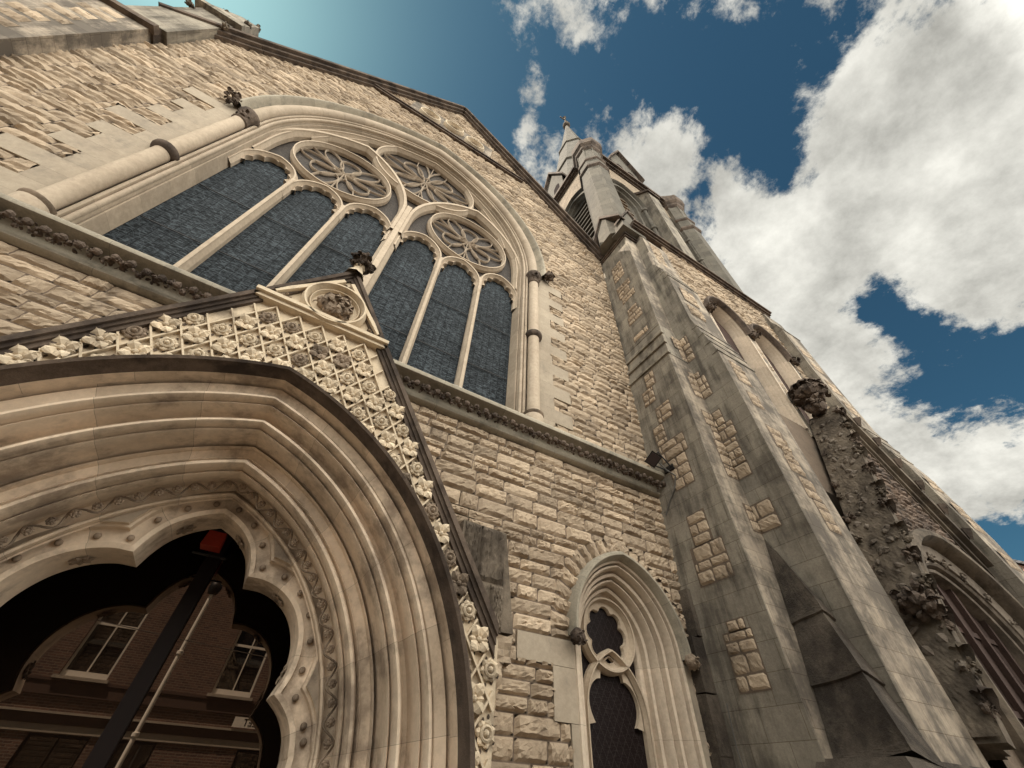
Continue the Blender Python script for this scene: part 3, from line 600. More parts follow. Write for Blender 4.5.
# ---------------- small lancet window
m = MB(); sweep_arch(m, [(.205, .999), (.200, .990), (.190, .992), (.189, 1.022), (.186, 1.022), (.1845, 1.0), (.179, .998), (.174, 1.008), (.174, 1.035), (.170, 1.035), (.166, 1.022), (.158, 1.025), (.157, 1.058), (.154, 1.058), (.152, 1.04), (.146, 1.038), (.141, 1.048), (.140, 1.075), (.136, 1.075), (.133, 1.062), (.125, 1.066), (.124, 1.085), (.118, 1.088), (.112, 1.088), (.109, 1.092), (.108, 1.106)], LX, LZS, LC, GZ, 26)
lan = m.build('lancet_window', M_MOULD, church, 40)
m = MB(); sweep_arch(m, [(.222, .999), (.221, .972), (.214, .962), (.207, .962), (.201, .972), (.196, .99)], LX, LZS, LC, .31, 26, 2); m.build('hood_mould', M_HOODG, lan, 40)
for s_ in (-1, 1):
    m = MB(); m.ball((LX+s_*.21, .965, .305), .02, 10, 8, jit=.05); foliage(m, (LX+s_*.21, .962, .303), .024, 22, 5); m.build('label_stop', M_CARVD if s_ < 0 else M_CARVM, lan)
m = MB(); m.plate([arch(LX, LZS, LC, .112, GZ+.02)], 1.103); m.build('glass_pane', M_LANG, lan)
m = MB(); lc = (LX, .368)
bar(m, circ(*lc, .098, 36), .018, 1.074, 1.102, True)
P8 = []
for i in range(8):
    a = i*math.pi/4; 
    for t in np.linspace(-1.25, 1.25, 7): P8.append((lc[0]+.054*math.cos(a)+.0255*math.cos(a+t), lc[1]+.054*math.sin(a)+.0255*math.sin(a+t)))
bar(m, P8, .006, 1.090, 1.102, True)
G = [[(lc[0]+.09*math.cos(math.atan2(p[1]-lc[1], p[0]-lc[0])), 1.090, lc[1]+.09*math.sin(math.atan2(p[1]-lc[1], p[0]-lc[0]))) for p in P8], [(p[0], 1.092, p[1]) for p in P8], [(p[0], 1.102, p[1]) for p in P8]]
m.grid(np.array([r+[r[0]] for r in G]))
bar(m, arch(LX, .165, .06, .108, GZ+.03, 18, 3), .014, 1.074, 1.102)
A, B = foiled(LX, .165, .06, .098, 3, .022); m.grid(np.array([[(p[0], 1.092, p[1]) for p in A], [(p[0], 1.090, p[1]) for p in B], [(p[0], 1.102, p[1]) for p in B]]))
m.build('tracery', M_TRAC, lan)

# ---------------- gabled portal
sl = 1.555; HX = .618; AZ = 1.19                        # rake slope, half width, apex height
rk = lambda x, off=0.0: AZ+off-sl*np.abs(x-PX_)
EZ = AZ-sl*HX
body = [(PX_-HX, GZ), (PX_-HX, EZ), (PX_, AZ), (PX_+HX, EZ), (PX_+HX, GZ)]
ap = arch(PX_, PZS, PC, .562, GZ, 34, 6)
m = MB(); poly = [body[1], body[2], body[3], (PX_+HX, GZ)]+[(x, z) for x, z in ap[::-1]]+[(PX_-HX, GZ)]
m.plate([poly], .860); 
m.add([(PX_-HX, .86, GZ), (PX_-HX, .86, EZ), (PX_-HX, 1.0, EZ), (PX_-HX, 1.0, GZ), (PX_+HX, .86, GZ), (PX_+HX, .86, EZ), (PX_+HX, 1.0, EZ), (PX_+HX, 1.0, GZ), (PX_, .86, AZ), (PX_, 1.0, AZ)], [(0, 1, 2, 3), (4, 5, 6, 7), (1, 8, 9, 2), (8, 5, 6, 9)])
port = m.build('gabled_portal', M_CARV, church)
prof = [(.571, .860), (.571, .830), (.568, .812), (.562, .803), (.556, .806), (.554, .822), (.552, .830), (.549, .840), (.547, .850), (.5465, .866), (.5455, .896), (.5405, .897), (.540, .868), (.5385, .866), (.5175, .868), (.516, .870), (.5155, .894), (.511, .895),
        (.5105, .866), (.5095, .857), (.506, .852), (.5015, .852), (.498, .857), (.497, .864), (.496, .880), (.493, .880), (.4925, .870), (.4895, .867), (.487, .872), (.4865, .900), (.483, .914), (.477, .919), (.472, .915), (.4715, .946), (.466, .948),
        (.4655, .900), (.4645, .890), (.461, .885), (.4565, .885), (.453, .890), (.452, .900), (.4515, .920), (.449, .920), (.4485, .906), (.446, .903), (.4435, .908), (.443, .930), (.4425, .990), (.437, .991), (.4365, .965), (.4355, .961), (.4335, .965), (.433, .975),
        (.415, .980), (.4145, .974), (.412, .972), (.4095, .976), (.409, 1.008), (.4045, 1.009), (.404, .972), (.4025, .963), (.3985, .958), (.3935, .959), (.390, .966), (.3895, .976), (.389, .994), (.3865, .994), (.386, .985), (.3835, .983), (.381, .989),
        (.382, 1.01), (.388, 1.03), (.390, 1.05), (.384, 1.058), (.374, 1.064), (.3655, 1.066), (.365, 1.052), (.3615, 1.049), (.358, 1.052), (.3575, 1.066), (.355, 1.067)]
m = MB(); sweep_arch(m, prof[9:], PX_, PZS, PC, GZ, 60, 8); am = m.build('arch_moulding', M_PORT, port, 34)
m = MB(); sweep_arch(m, prof[:8], PX_, PZS, PC, GZ, 60, 8); m.build('hood_mould', M_CARVD, port, 32)
m = MB(); sweep_arch(m, prof[7:10], PX_, PZS, PC, GZ, 60, 8); m.build('hood_soffit', M_PORT, port, 32)
# running foliage in the hollow
fo = arch(PX_, PZS, PC, .374, -.2, 60, 16); fp = np.array(fo); d = np.r_[0, np.cumsum(np.hypot(*np.diff(fp, axis=0).T))]; s_ = 0; m = MB(); kk = 0
while s_ < d[-1]:
    x = np.interp(s_, d, fp[:, 0]); z = np.interp(s_, d, fp[:, 1]); x2 = np.interp(s_+.004, d, fp[:, 0])-x; z2 = np.interp(s_+.004, d, fp[:, 1])-z; a = math.atan2(z2, x2); t = Vector((math.cos(a), 0, math.sin(a))); q = Vector((-math.sin(a), 0, math.cos(a)))*(1 if kk % 2 else -1)
    m.tube([Vector((x, 1.035, z))+t*(.03*u-.0)+q*(.011*math.sin(u*math.pi*1.0)) for u in np.linspace(0, 1, 6)], .0022, 5, .3)
    c0 = Vector((x, 1.036, z))+t*.014-q*.001
    for j in range(7): 
        b = 2*math.pi*j/7+rng.uniform(0, .5); m.leaf(c0, t*math.cos(b)+q*math.sin(b)-Vector((0, .3, 0)), (0, -1, 0), .0145, .0045, .9, rng.uniform(.2, .9))
    m.ball(tuple(c0-Vector((0, .006, 0))), .005, 7, 5); s_ += .030; kk += 1
m.build('running_foliage', M_CARVM, port)
# cusped inner arch
H = [[(0, .432), (.03, .419), (.058, .401), (.082, .377), (.098, .347), (.108, .315)], [(.108, .315), (.145, .314), (.186, .300), (.222, .273), (.246, .238), (.258, .200), (.258, .160), (.247, .123)], [(.247, .123), (.268, .108), (.286, .090), (.300, .068), (.308, .04), (.311, 0), (.311, GZ)]]
def cat(P, k=5):
    P = [np.array(p) for p in P]; P = [2*P[0]-P[1]]+P+[2*P[-1]-P[-2]]; out = []
    for i in range(1, len(P)-2):
        for t in np.linspace(0, 1, k, endpoint=False):
            a, b, c, d_ = P[i-1:i+3]; out.append(.5*((2*b)+(-a+c)*t+(2*a-5*b+4*c-d_)*t*t+(-a+3*b-3*c+d_)*t**3))
    out.append(P[-2]); return out
half = []
for h_ in H: half += (cat(h_) if not half else cat(h_)[1:])
half = np.array(half); path = np.concatenate([np.stack([PX_-half[::-1, 0], half[::-1, 1]], 1), np.stack([PX_+half[1:, 0], half[1:, 1]], 1)])
def offs(P, d_):
    a = np.vstack([P[:1]*2-P[1:2], P[:-1]]); b = np.vstack([P[1:], P[-1:]*2-P[-2:-1]]); t1 = P-a; t2 = b-P; t1 /= np.linalg.norm(t1, axis=1)[:, None]; t2 /= np.linalg.norm(t2, axis=1)[:, None]
    n1 = np.stack([-t1[:, 1], t1[:, 0]], 1); n2 = np.stack([-t2[:, 1], t2[:, 0]], 1); mm = n1+n2; mm /= np.linalg.norm(mm, axis=1)[:, None]; mm /= np.clip((mm*n1).sum(1), .6, 1)[:, None]
    Q = P+mm*d_
    if abs(d_) > .006:      # remove the loops an offset makes behind each cusp
        dist = np.sqrt(((Q[:, None, :]-P[None, :, :])**2).sum(-1)).min(1); bad = dist < abs(d_)*.965; i = 0
        while i < len(Q):
            if bad[i]:
                j = i
                while j < len(Q) and bad[j]: j += 1
                if i > 0 and j < len(Q): Q[i:j] = (Q[i-1]+Q[j])/2
                i = j
            else: i += 1
    return Q
su = np.abs(np.r_[0, np.cumsum(np.hypot(*np.diff(path, axis=0).T))]); su = np.abs(su-su[len(su)//2])
m = MB(); m.grid(np.array([[(p[0], y, p[1]) for p in offs(path, o)] for o, y in ((-.004, 1.165), (-.003, 1.10), (0, 1.083), (.009, 1.079), (.0105, 1.088), (.024, 1.090), (.037, 1.086), (.0385, 1.073), (.043, 1.072), (.044, 1.062))]), .5, np.broadcast_to(su+.05, (10, len(su))))
m.build('cusped_arch', M_PORT, port, 30)
out = offs(path, .0435); out = out[np.r_[True, np.abs(np.diff(out, axis=0)).sum(1) > 1e-5]]; m = MB(); pl = [tuple(p) for p in arch(PX_, PZS, PC, .357, GZ, 44, 8)]; m.plate([pl+[tuple(p) for p in out[::-1]]], 1.0615); m.build('spandrel', M_PORT, port)
so_ = offs(path, .024); d = np.r_[0, np.cumsum(np.hypot(*np.diff(so_, axis=0).T))]; mid_ = d[-1]/2; st = .052; stud = None
for i in range(-26, 27):
    s_ = mid_+st*(i+.5)
    if s_ < 0 or s_ > d[-1]: continue
    x = np.interp(s_, d, so_[:, 0]); z = np.interp(s_, d, so_[:, 1])
    if z < -.1: continue
    m = MB(); m.ball((x, 1.0855, z), .0064, 10, 8, sq=(1, .9, 1)); m.build('stud', M_CARVM, port, 80)
rv = offs(path, -.0055); d = np.r_[0, np.cumsum(np.hypot(*np.diff(rv, axis=0).T))]
for q in (-3, -2, -1, 1, 2, 3):   # small carved sprays on the soffit of each foil
    s_ = d[-1]/2+(abs(q)-.42 if abs(q) > 1 else .42)*.15*(1 if q > 0 else -1)*1.05
    x = np.interp(s_, d, rv[:, 0]); z = np.interp(s_, d, rv[:, 1]); x2 = np.interp(s_+.01, d, rv[:, 0])-x; z2 = np.interp(s_+.01, d, rv[:, 1])-z
    t = Vector((x2, 0, z2)).normalized(); n_ = Vector((t.z, 0, -t.x)); m = MB()
    for j in range(7): m.leaf((x, 1.125, z), t*math.cos(j*.9)+Vector((0, 1, 0))*math.sin(j*.9), n_, .022, .006, .4)
    m.build('soffit_spray', M_CARVM, port)
# coping and apex
m = MB()
for s_ in (-1, 1):
    for o0, o1, y0, y1 in ((-.008, .004, .838, 1.02), (-.016, -.007, .845, .93), (-.026, -.0165, .850, .88)):
        xe = HX-.012; P_ = [(0, AZ+o0/.54), (s_*xe, AZ+o0/.54-sl*xe), (s_*xe, AZ+o1/.54-sl*xe), (0, AZ+o1/.54)]
        m.hexa([(PX_+a, y0, b) for a, b in P_], [(PX_+a, y1, b) for a, b in P_])
m.build('coping', M_CARVD, port)
m = MB(); zb = .905; w_ = (AZ-zb)/sl-.002
for z0, z1, y0 in ((.900, .912, .838), (.912, .924, .828), (.924, .932, .845)): m.box(PX_-w_, PX_+w_, y0, .861, z0, z1)
for s_ in (-1, 1):
    a, b = Vector((PX_+s_*(w_-.035), 0, .945)), Vector((PX_+s_*.012, 0, AZ-.075)); d_ = (b-a).normalized(); n_ = Vector((-d_.z, 0, d_.x))*.006
    m.hexa([(p.x, .838, p.z) for p in (a-n_, b-n_, b+n_, a+n_)], [(p.x, .861, p.z) for p in (a-n_, b-n_, b+n_, a+n_)])
m.build('gable_moulding', M_CARV, port)
m = MB(); rc = (PX_+.002, .990); bar(m, circ(*rc, .083, 40), .018, .828, .861, True); bar(m, circ(*rc, .068, 40), .007, .842, .861, True)
m.build('roundel', M_CARV, port, 40)
m = MB(); foliage(m, (rc[0], .850, rc[1]), .058, 64, 16, sq=(1, .35, 1)); m.build('roundel_foliage', M_CARVM, port)
m = MB()
for c_ in ((PX_-.125, .948), (PX_+.125, .948), (PX_, 1.095)): foliage(m, (c_[0], .855, c_[1]), .020, 20, 4, sq=(1.2, .35, 1))
m.build('spandrel_foliage', M_CARVM, port)
m = MB(); m.add([(PX_-w_+.02, .857, .934), (PX_+w_-.02, .857, .934), (PX_, .857, AZ-.05)], [(0, 1, 2)]); m.build('gable_face', M_CARV, port)
m = MB(); m.lathe((PX_, .85, 0), [(.032, AZ-.02), (.020, AZ+.01), (.014, AZ+.03), (.020, AZ+.036), (.012, AZ+.042), (.012, AZ+.06)], 8); m.build('finial_stem', M_CARV, port)
m = MB(); foliage(m, (PX_, .85, AZ+.068), .046, 60, 12, sq=(1, 1, .75)); 
for a in range(4):
    b = a*math.pi/2+.5; m.leaf((PX_, .85, AZ+.06), (math.cos(b), math.sin(b), .5), (0, 0, 1), .055, .02, 1.2)
m.build('finial', M_CARVD, port)
# diaper lattice + flowers
dpoly_in = lambda x, z: (z < rk(x, -.055)) & (z < .90) & (z > GZ) & (np.abs(x-PX_) < HX-.008) & ~in_arch(x, z, PX_, PZS, PC, .573, GZ-1)
lat = MB(); sp, hh = .060, .096
for fam in (-1, 1):
    for k in range(-30, 31):
        x0 = PX_+.030+k*sp; zc = .848; t = np.linspace(-1.3, .12, 600); z_ = zc+t; x_ = x0+fam*t*(sp/hh)
        ok = dpoly_in(x_, z_); i = 0
        while i < 600:
            if ok[i]:
                j = i
                while j < 599 and ok[j+1]: j += 1
                if j-i > 5:
                    a = Vector((x_[i], 0, z_[i])); b = Vector((x_[j], 0, z_[j])); d_ = (b-a).normalized(); n_ = Vector((-d_.z, 0, d_.x))*.0020
                    y0_ = .8505+.0004*fam
                    lat.hexa([(p.x, y0_, p.z) for p in (a-n_, b-n_, b+n_, a+n_)], [(p.x, .861, p.z) for p in (a-n_, b-n_, b+n_, a+n_)])
                i = j+1
            else: i += 1
lat.build('diaper_lattice', M_CARV, port)
fl = MB(); fd = MB(); dh = MB()
for j in range(0, 26):
    for i in range(-14, 15):
        x = PX_+i*sp+(sp/2 if j % 2 else 0); z = .848-j*hh/2
        if not dpoly_in(np.array(x), np.array(z)) or z > rk(x, -.064): continue
        for q in range(8):
            b = math.pi/8+q*math.pi/4+rng.uniform(-.15, .15); rr_ = .0165+.004*(q % 2); hx, hz = x+rr_*math.cos(b), z+rr_*1.25*math.sin(b); hr = rng.uniform(.0026, .0042)
            dh.add([(hx, .8585, hz)]+[(hx+hr*math.cos(u), .8585, hz+hr*1.3*math.sin(u)) for u in np.linspace(0, 2*math.pi, 6, endpoint=False)], [(0, 1+u, 1+(u+1) % 6) for u in range(6)])  # flat dark disc painted in for the shade between petals
        if j % 2 == 0 and (rng.random() < .75):
            mm = fd if rng.random() < .5 else fl
            rosette(mm, (x, .8585, z), .023, petals=7, tone=.4); mm.lathe((x, .857, z), [(.0135, 0), (.0135, .007), (.010, .009), (.007, .006)], 12, (0, -1, 0), .35); mm.ball((x, .849, z), .005, 7, 5)
        else:
            mm = fl if rng.random() < .85 else fd
            for a in (0, 1, 2, 3): 
                b = math.pi/4+a*math.pi/2+rng.uniform(-.1, .1); b = math.atan2(math.sin(b)*1.3, math.cos(b)); mm.leaf((x, .858, z), (math.cos(b), -.25, math.sin(b)), (0, -1, 0), .034, .0115, .42, rng.uniform(.3, .9))
            for a in range(4): b = a*math.pi/2; mm.leaf((x, .859, z), (math.cos(b), -.1, math.sin(b)), (0, -1, 0), .026, .009, .5, rng.uniform(.2, .6))
            mm.ball((x, .852, z), .006, 7, 5, .4)
dh.build('petal_gap_shade', M_CARVD, port); fl.build('diaper_flowers', M_CARV, port); fd.build('diaper_rosettes', M_CARVM, port)
# broken shoulder stones at the right foot of the gable
m = MB(); rubble(m, .385, .512, .27, .520, front(.955), None, ch=(.09, .13), cl=(.13, .14), nu=16, nv=14, H=.009); m.prism([(.38, .27), (.545, .275), (.513, .518), (.38, .522)], 1, .955, 1.0)
m.build('shoulder_block', M_LICH, port)
m = MB()
for z0, z1, x1 in ((.215, .268, .545), (.165, .214, .525), (.118, .164, .512), (.05, .117, .50), (-.05, .049, .49), (GZ, -.051, .50)):
    G = [[(.44+(x1-.44)*a+rng.normal(0, .003)*(a > 0), .955+(.045 if (a in (0, 1)) else 0)+rng.normal(0, .004), z0+(z1-z0)*b) for b in np.linspace(0, 1, 5)] for a in (0, .2, .5, .8, .97, 1)]
    m.grid(np.array(G), rng.uniform(.2, .8))
m.build('broken_stones', M_RUB, port)

# ---------------- door behind the portal
m = MB(); m.plate([[(-.78, GZ), (-.78, .64), (.45, .64), (.45, GZ)]+[tuple(p) for p in offs(path, 0)[::-1]]], 1.166)
for (x0, x1, z0, z1) in ((-.78, -.77, GZ, .64), (.44, .45, GZ, .64), (-.78, .45, .63, .64)): m.box(x0, x1, 1.167, 1.335, z0, z1)
lobby = m.build('lobby_lining', M_BLACK, church)
m = MB(); m.add([(-.77, 1.33, GZ), (.44, 1.33, GZ), (.44, 1.33, .63), (-.77, 1.33, .63)], [(0, 1, 2, 3)]); door = m.build('glazed_door', M_DOORG, church)
m = MB(); m.box(PX_-.017, PX_+.017, 1.312, 1.329, GZ, .62); m.build('meeting_stile', M_FRAME, door)

# ---------------- left buttress and pinnacle
m = MB(); m.box(-1.95, -1.45, .942, 1.15, GZ, 2.36); lb = m.build('buttress', M_ASH, church)
m = MB()
for k, z in enumerate(np.arange(1.5, 2.3, .075)): rubble(m, -1.62 if k % 2 else -1.59, -1.52 if k % 3 else -1.50, z, z+.055, front(.941), None, H=.007, courses=.055, nu=8, nv=5)
m.build('rubble_panel', M_RUB, lb)
m = MB(); m.prism([(.93, 2.34), (.93, 2.37), (1.05, 2.62), (1.2, 2.62), (1.2, 2.34)], 0, -1.96, -1.44); m.box(-1.97, -1.43, .918, .955, 2.33, 2.365); m.build('weathering', M_CARVD, lb)
m = MB(); m.hexa([(-1.60, .94, 2.4), (-1.42, .94, 2.4), (-1.42, 1.1, 2.4), (-1.60, 1.1, 2.4)], [(-1.59, .95, 3.02), (-1.43, .95, 3.02), (-1.43, 1.1, 3.02), (-1.59, 1.1, 3.02)]); pn = m.build('pinnacle', M_GREY, church)
m = MB(); m.hexa([(-1.62, .93, 3.03), (-1.40, .93, 3.03), (-1.40, 1.12, 3.03), (-1.62, 1.12, 3.03)], [(-1.56, .985, 3.36), (-1.46, .985, 3.36), (-1.46, 1.07, 3.36), (-1.56, 1.07, 3.36)]); m.box(-1.63, -1.39, .92, 1.13, 2.995, 3.032); m.build('pinnacle_cap', M_GREY, pn)
for (a, b, c_) in ((-1.41, .93, 2.86), (-1.60, .94, 2.9), (-1.44, .95, 3.18), (-1.57, .97, 3.2), (-1.51, 1.02, 3.46)):
    m = MB(); foliage(m, (a, b, c_), .026, 14, 8); m.build('crocket', M_LICH, pn)

# ---------------- nave roof and side wall
m = MB(); m.prism([(-1.46, 2.70), (-.175, 4.42), (1.27, 2.90), (1.27, 2.6), (-1.46, 2.5)], 1, 1.10, 8.0); m.build('nave_roof', M_ROOF, church)
m = MB(); m.box(-1.47, -1.40, 1.01, 8, GZ, 2.6); m.box(1.20, 1.26, 1.02, 8, GZ, 2.75); m.build('nave_side_wall', M_RUB, church)

# ================================================================== TOWER
TY = .67
LCS = [(1.975, 2.29), (2.42, 2.29)]
m = MB(); m.plate([[(1.60, 1.0), (1.60, 3.10), (2.88, 3.10), (2.88, 1.0)]]+[arch(a, b, .06, .198, 1.46, 14, 3) for a, b in LCS], TY+.004); m.box(1.305, 2.88, .87, 2.4, GZ, 3.10); m.box(1.60, 1.72, TY+.006, .88, GZ, 1.35)
tw = m.build('tower_wall', M_MOR, church)
LCS = [(1.975, 2.29), (2.42, 2.29)]
m = MB(); rubble(m, 1.60, 2.80, .55, 3.06, front(TY), lambda x, z: ~((z < 1.45) & (x > 1.72)) & ~(in_arch(x, z, 1.975, 2.29, .06, .20, 1.4) | in_arch(x, z, 2.42, 2.29, .06, .20, 1.4)) & ~((z < 2.35) & (z > 1.4) & (x > 1.72) & (x < 2.65)), nu=7, nv=5, H=.011)
m.build('tower_rubble', M_RUB, tw)
m = MB(); 
for (a, b) in ((1.725, 1.775), (2.175, 2.22), (2.62, 2.665)): m.box(a, b, TY-.006, TY+.004, 1.40, 2.30)
m.build('window_piers', M_ASH, tw)
m = MB()
for z0, z1 in ((1.6, 1.67), (1.72, 1.83), (1.93, 1.99), (2.05, 2.16)): rubble(m, 2.18, 2.215, z0, z1, front(TY-.005), None, H=.008, nu=6, nv=4)
m.build('pier_rubble', M_RUB, tw)
for i, (cx, zs) in enumerate(LCS):
    m = MB(); sweep_arch(m, [(.200, TY+.01), (.199, TY-.007), (.186, TY-.006), (.185, TY+.022), (.179, TY+.022), (.178, TY+.004), (.172, TY+.002), (.169, TY+.012), (.168, TY+.042), (.162, TY+.042), (.161, TY+.022), (.155, TY+.020), (.152, TY+.030), (.151, TY+.060), (.145, TY+.060), (.144, TY+.040), (.138, TY+.038), (.135, TY+.050), (.134, TY+.076)], cx, zs, .06, 1.45, 20); lw = m.build('tower_window', M_MOULD, church, 40)
    m = MB(); sweep_arch(m, [(.213, TY), (.212, TY-.03), (.205, TY-.038), (.195, TY-.036), (.188, TY-.02), (.184, TY)], cx, zs, .06, zs-.01, 20, 2); m.build('hood_mould', M_CARVD, lw, 40)
    m = MB(); m.plate([arch(cx, zs, .06, .14, 1.46)], TY+.072); m.build('louvre_board', M_DOORW, lw)
    for s_ in (-1, 1):
        if i == 1 and s_ < 0: continue
        xb = cx+s_*.215 if not (i == 0 and s_ > 0) else 2.198
        m = MB(); foliage(m, (xb, TY-.035, zs-.02), .040, 26, 6); m.build('label_stop', M_CARVD, lw)
        
# angle buttress, west-facing pair at the near corner
def bprism(mb, prof, x0, x1): mb.prism(prof, 0, x0, x1)   # prof in (y, z)
m = MB(); m.box(1.24, 1.381, .72, 1.06, GZ, 1.55); m.box(1.272, 1.381, .732, 1.06, 1.83, 2.955)
fb = m.build('near_buttress', M_ASH, church)
m = MB(); m.hexa([(1.238, .718, 1.548), (1.381, .718, 1.548), (1.381, 1.06, 1.548), (1.238, 1.06, 1.548)], [(1.272, .732, 1.83), (1.381, .732, 1.83), (1.381, 1.06, 1.83), (1.272, 1.06, 1.83)])
for k in range(3):
    z = 1.546+k*.094; o = k*.0115
    m.box(1.226+o, 1.245+o, .712+o*.4, 1.03, z, z+.013)
m.build('weathering', M_GREY, fb)
# grey weathered flank faces
m = MB(); m.box(1.2365, 1.2395, .7205, 1.06, GZ, 1.546); m.box(1.2695, 1.2725, .7325, 1.06, 1.832, 2.954); m.build('flank_facing', M_GREY, fb)
B2 = [(.90, GZ), (.565, GZ), (.565, 1.50), (.615, 1.82), (.62, 2.30), (.662, 2.50), (.667, 2.95), (.72, 3.10), (.90, 3.10)]
m = MB(); bprism(m, B2, 1.381, 1.637); b2 = m.build('front_buttress', M_ASH, church)
m = MB(); bprism(m, [(.899, GZ), (.5655, GZ), (.5655, 1.50), (.6155, 1.82), (.6205, 2.30), (.6625, 2.50), (.6675, 2.949), (.899, 2.949)], 1.3775, 1.3808); m.build('flank_facing', M_GREY, b2)
m = MB()
for (y0, z0, y1, z1, n_) in ((.565, 1.50, .615, 1.82, 4), (.62, 2.30, .662, 2.50, 3)):
    if z0 > 2: m.build('weathering_course', M_GREY, b2); m = MB()
    for k in range(n_):
        t = k/n_; y = y0+(y1-y0)*t; z = z0+(z1-z0)*t; m.box(1.375, 1.640, y-.004, y+.03, z-.004, z+.006)
m.build('weathering_course', M_GREY, b2)
def panel(name, spec, fm, parent, mat=M_RUB, H=.008):
    for (a, b, z0, z1) in spec:
        m = MB(); e_ = .0016; c4 = [(a-e_, z0-e_), (b+e_, z0-e_), (b+e_, z1+e_), (a-e_, z1+e_)]; V = fm(np.array([p[0] for p in c4]), np.array([p[1] for p in c4]), np.full(4, .0007)); m.add(V, [(0, 1, 2, 3)], .5)
        m.build('mortar_bed', M_MOR, parent)
        m = MB(); rubble(m, a, b, z0, z1, fm, None, ch=(.028, .05), cl=(.05, .1), H=H*.7, nu=9, nv=6)
        m.build(name, mat, parent)
panel('rubble_panel', [(.810, .935, 2.40, 2.475), (.80, .915, 2.26, 2.33), (.83, .93, 2.33, 2.40), (.80, .915, 2.02, 2.10), (.82, .90, 2.10, 2.17), (.80, .915, 1.86, 1.905), (.83, .93, 2.55, 2.75)], flank(1.269), fb)
panel('rubble_panel', [(.834, .896, 1.44, 1.532), (.864, .935, 1.345, 1.44), (.80, .887, 1.205, 1.30), (.868, .93, 1.10, 1.205), (.787, .925, 1.01, 1.10), (.805, .90, .868, 1.01)], flank(1.236), fb)
panel('rubble_panel', [(.81, .89, .64, .755), (.778, .912, .513, .64)], flank(1.236), fb)
panel('rubble_panel', [(.786, .884, .227, .37), (.80, .86, .37, .40)], flank(1.236), fb)
for sp_ in ([(.672, .720, 1.645, 1.74), (.672, .720, 1.555, 1.64)], [(.670, .720, 1.30, 1.43), (.69, .72, 1.43, 1.47)], [(.672, .720, 1.13, 1.21), (.646, .720, 1.055, 1.13), (.66, .72, .93, 1.05)], [(.659, .720, .872, .93), (.643, .720, .662, .765)]):
    panel('rubble_panel', sp_, flank(1.377), b2)
    panel('rubble_panel', [(1.315+(.02 if k % 2 else 0), 1.377, z0, z1) for k, (a, b, z0, z1) in enumerate(sp_)], front(.7195), fb)
for sp_ in ([(1.428, 1.52, 1.32, 1.46)], [(1.44, 1.515, 1.18, 1.265)], [(1.447, 1.539, .965, 1.075)], [(1.457, 1.545, .86, .935), (1.47, 1.53, .935, .97), (1.475, 1.555, .76, .85), (1.493, 1.565, .645, .76)]):
    panel('rubble_panel', sp_, front(.5645), b2)
for sp_ in ([(1.43, 1.55, 2.05, 2.2)], [(1.42, 1.54, 1.9, 2.0)], [(1.43, 1.53, 2.60, 2.9)]): panel('rubble_panel', sp_, front(.6145 if sp_[0][2] < 2.3 else .6655), b2, H=.010)
# weathered pyramid filling the inner corner
m = MB()
tiers = [(.640, .384, 0, .045, .078), (.384, .236, .048, .080, .124), (.236, .088, .080, .112, .150)]
rows = [(.642, .001, .001), (.398, .045, .094), (.378, .050, .098), (.374, .044, .092), (.250, .073, .130), (.230, .079, .136), (.226, .072, .130), (.100, .104, .164), (.082, .112, .170)]
G = []; RW = np.array(rows); kk = np.linspace(0, len(rows)-1, 57)
for q in kk:
    z, dx, dy = [np.interp(q, range(len(rows)), RW[:, c_]) for c_ in range(3)]
    ln = []
    for t in np.linspace(0, 1, 33): ln.append((1.3775-dx*min(1, (1-t)*2.2)+rng.normal(0, .00025)*(dx > .01), .7185-dy*min(1, t*2.2)+rng.normal(0, .00025)*(dx > .01), z+.0022*math.sin(t*9+q*.4)+(.02*(1-abs(2*t-1))*(1 if z < .6 else 0))))
    G.append(ln)
m.grid(np.array(G)); m.build('corner_weathering', M_DARK, b2)
m = MB(); m.box(1.235, 1.381, .55, .72, GZ, .082)
bb = m.build('buttress_base', M_GREY, b2)
m = MB(); m.hexa([(1.215, .535, .055), (1.64, .535, .055), (1.64, .58, .055), (1.215, .75, .055)], [(1.24, .555, .092), (1.64, .555, .092), (1.64, .58, .092), (1.24, .74, .092)]); m.build('base_moulding', M_DARK, b2)
# dark toothing stones in the re-entrant corner
m = MB()
for z0, z1, w in ((GZ, .10, .055), (.10, .23, .050), (.235, .375, .048), (.38, .44, .02), (.44, .52, .018)): m.box(1.236-w, 1.2355, .955+rng.uniform(0, .006), 1.0, z0, z1, rng.uniform(.2, .8))
m.build('toothing_stones', M_DARK, fb)
# strings and caps on the near buttress
m = MB(); m.box(1.262, 1.40, .72, 1.06, 2.957, 2.972); m.box(1.252, 1.40, .71, 1.06, 2.972, 2.984); fs = m.build('buttress_string', M_CARVD, fb)
m = MB(); m.hexa([(1.262, .72, 2.984), (1.40, .72, 2.984), (1.40, 1.02, 2.984), (1.262, 1.02, 2.984)], [(1.31, .80, 3.22), (1.40, .80, 3.22), (1.40, .98, 3.22), (1.31, .98, 3.22)]); m.build('buttress_cap', M_BELF, fb)
m = MB(); m.hexa([(1.235, .70, 3.12), (1.26, .70, 3.12), (1.30, .86, 3.12), (1.235, .86, 3.12)], [(1.26, .74, 3.15), (1.27, .74, 3.15), (1.30, .86, 3.15), (1.26, .86, 3.15)])
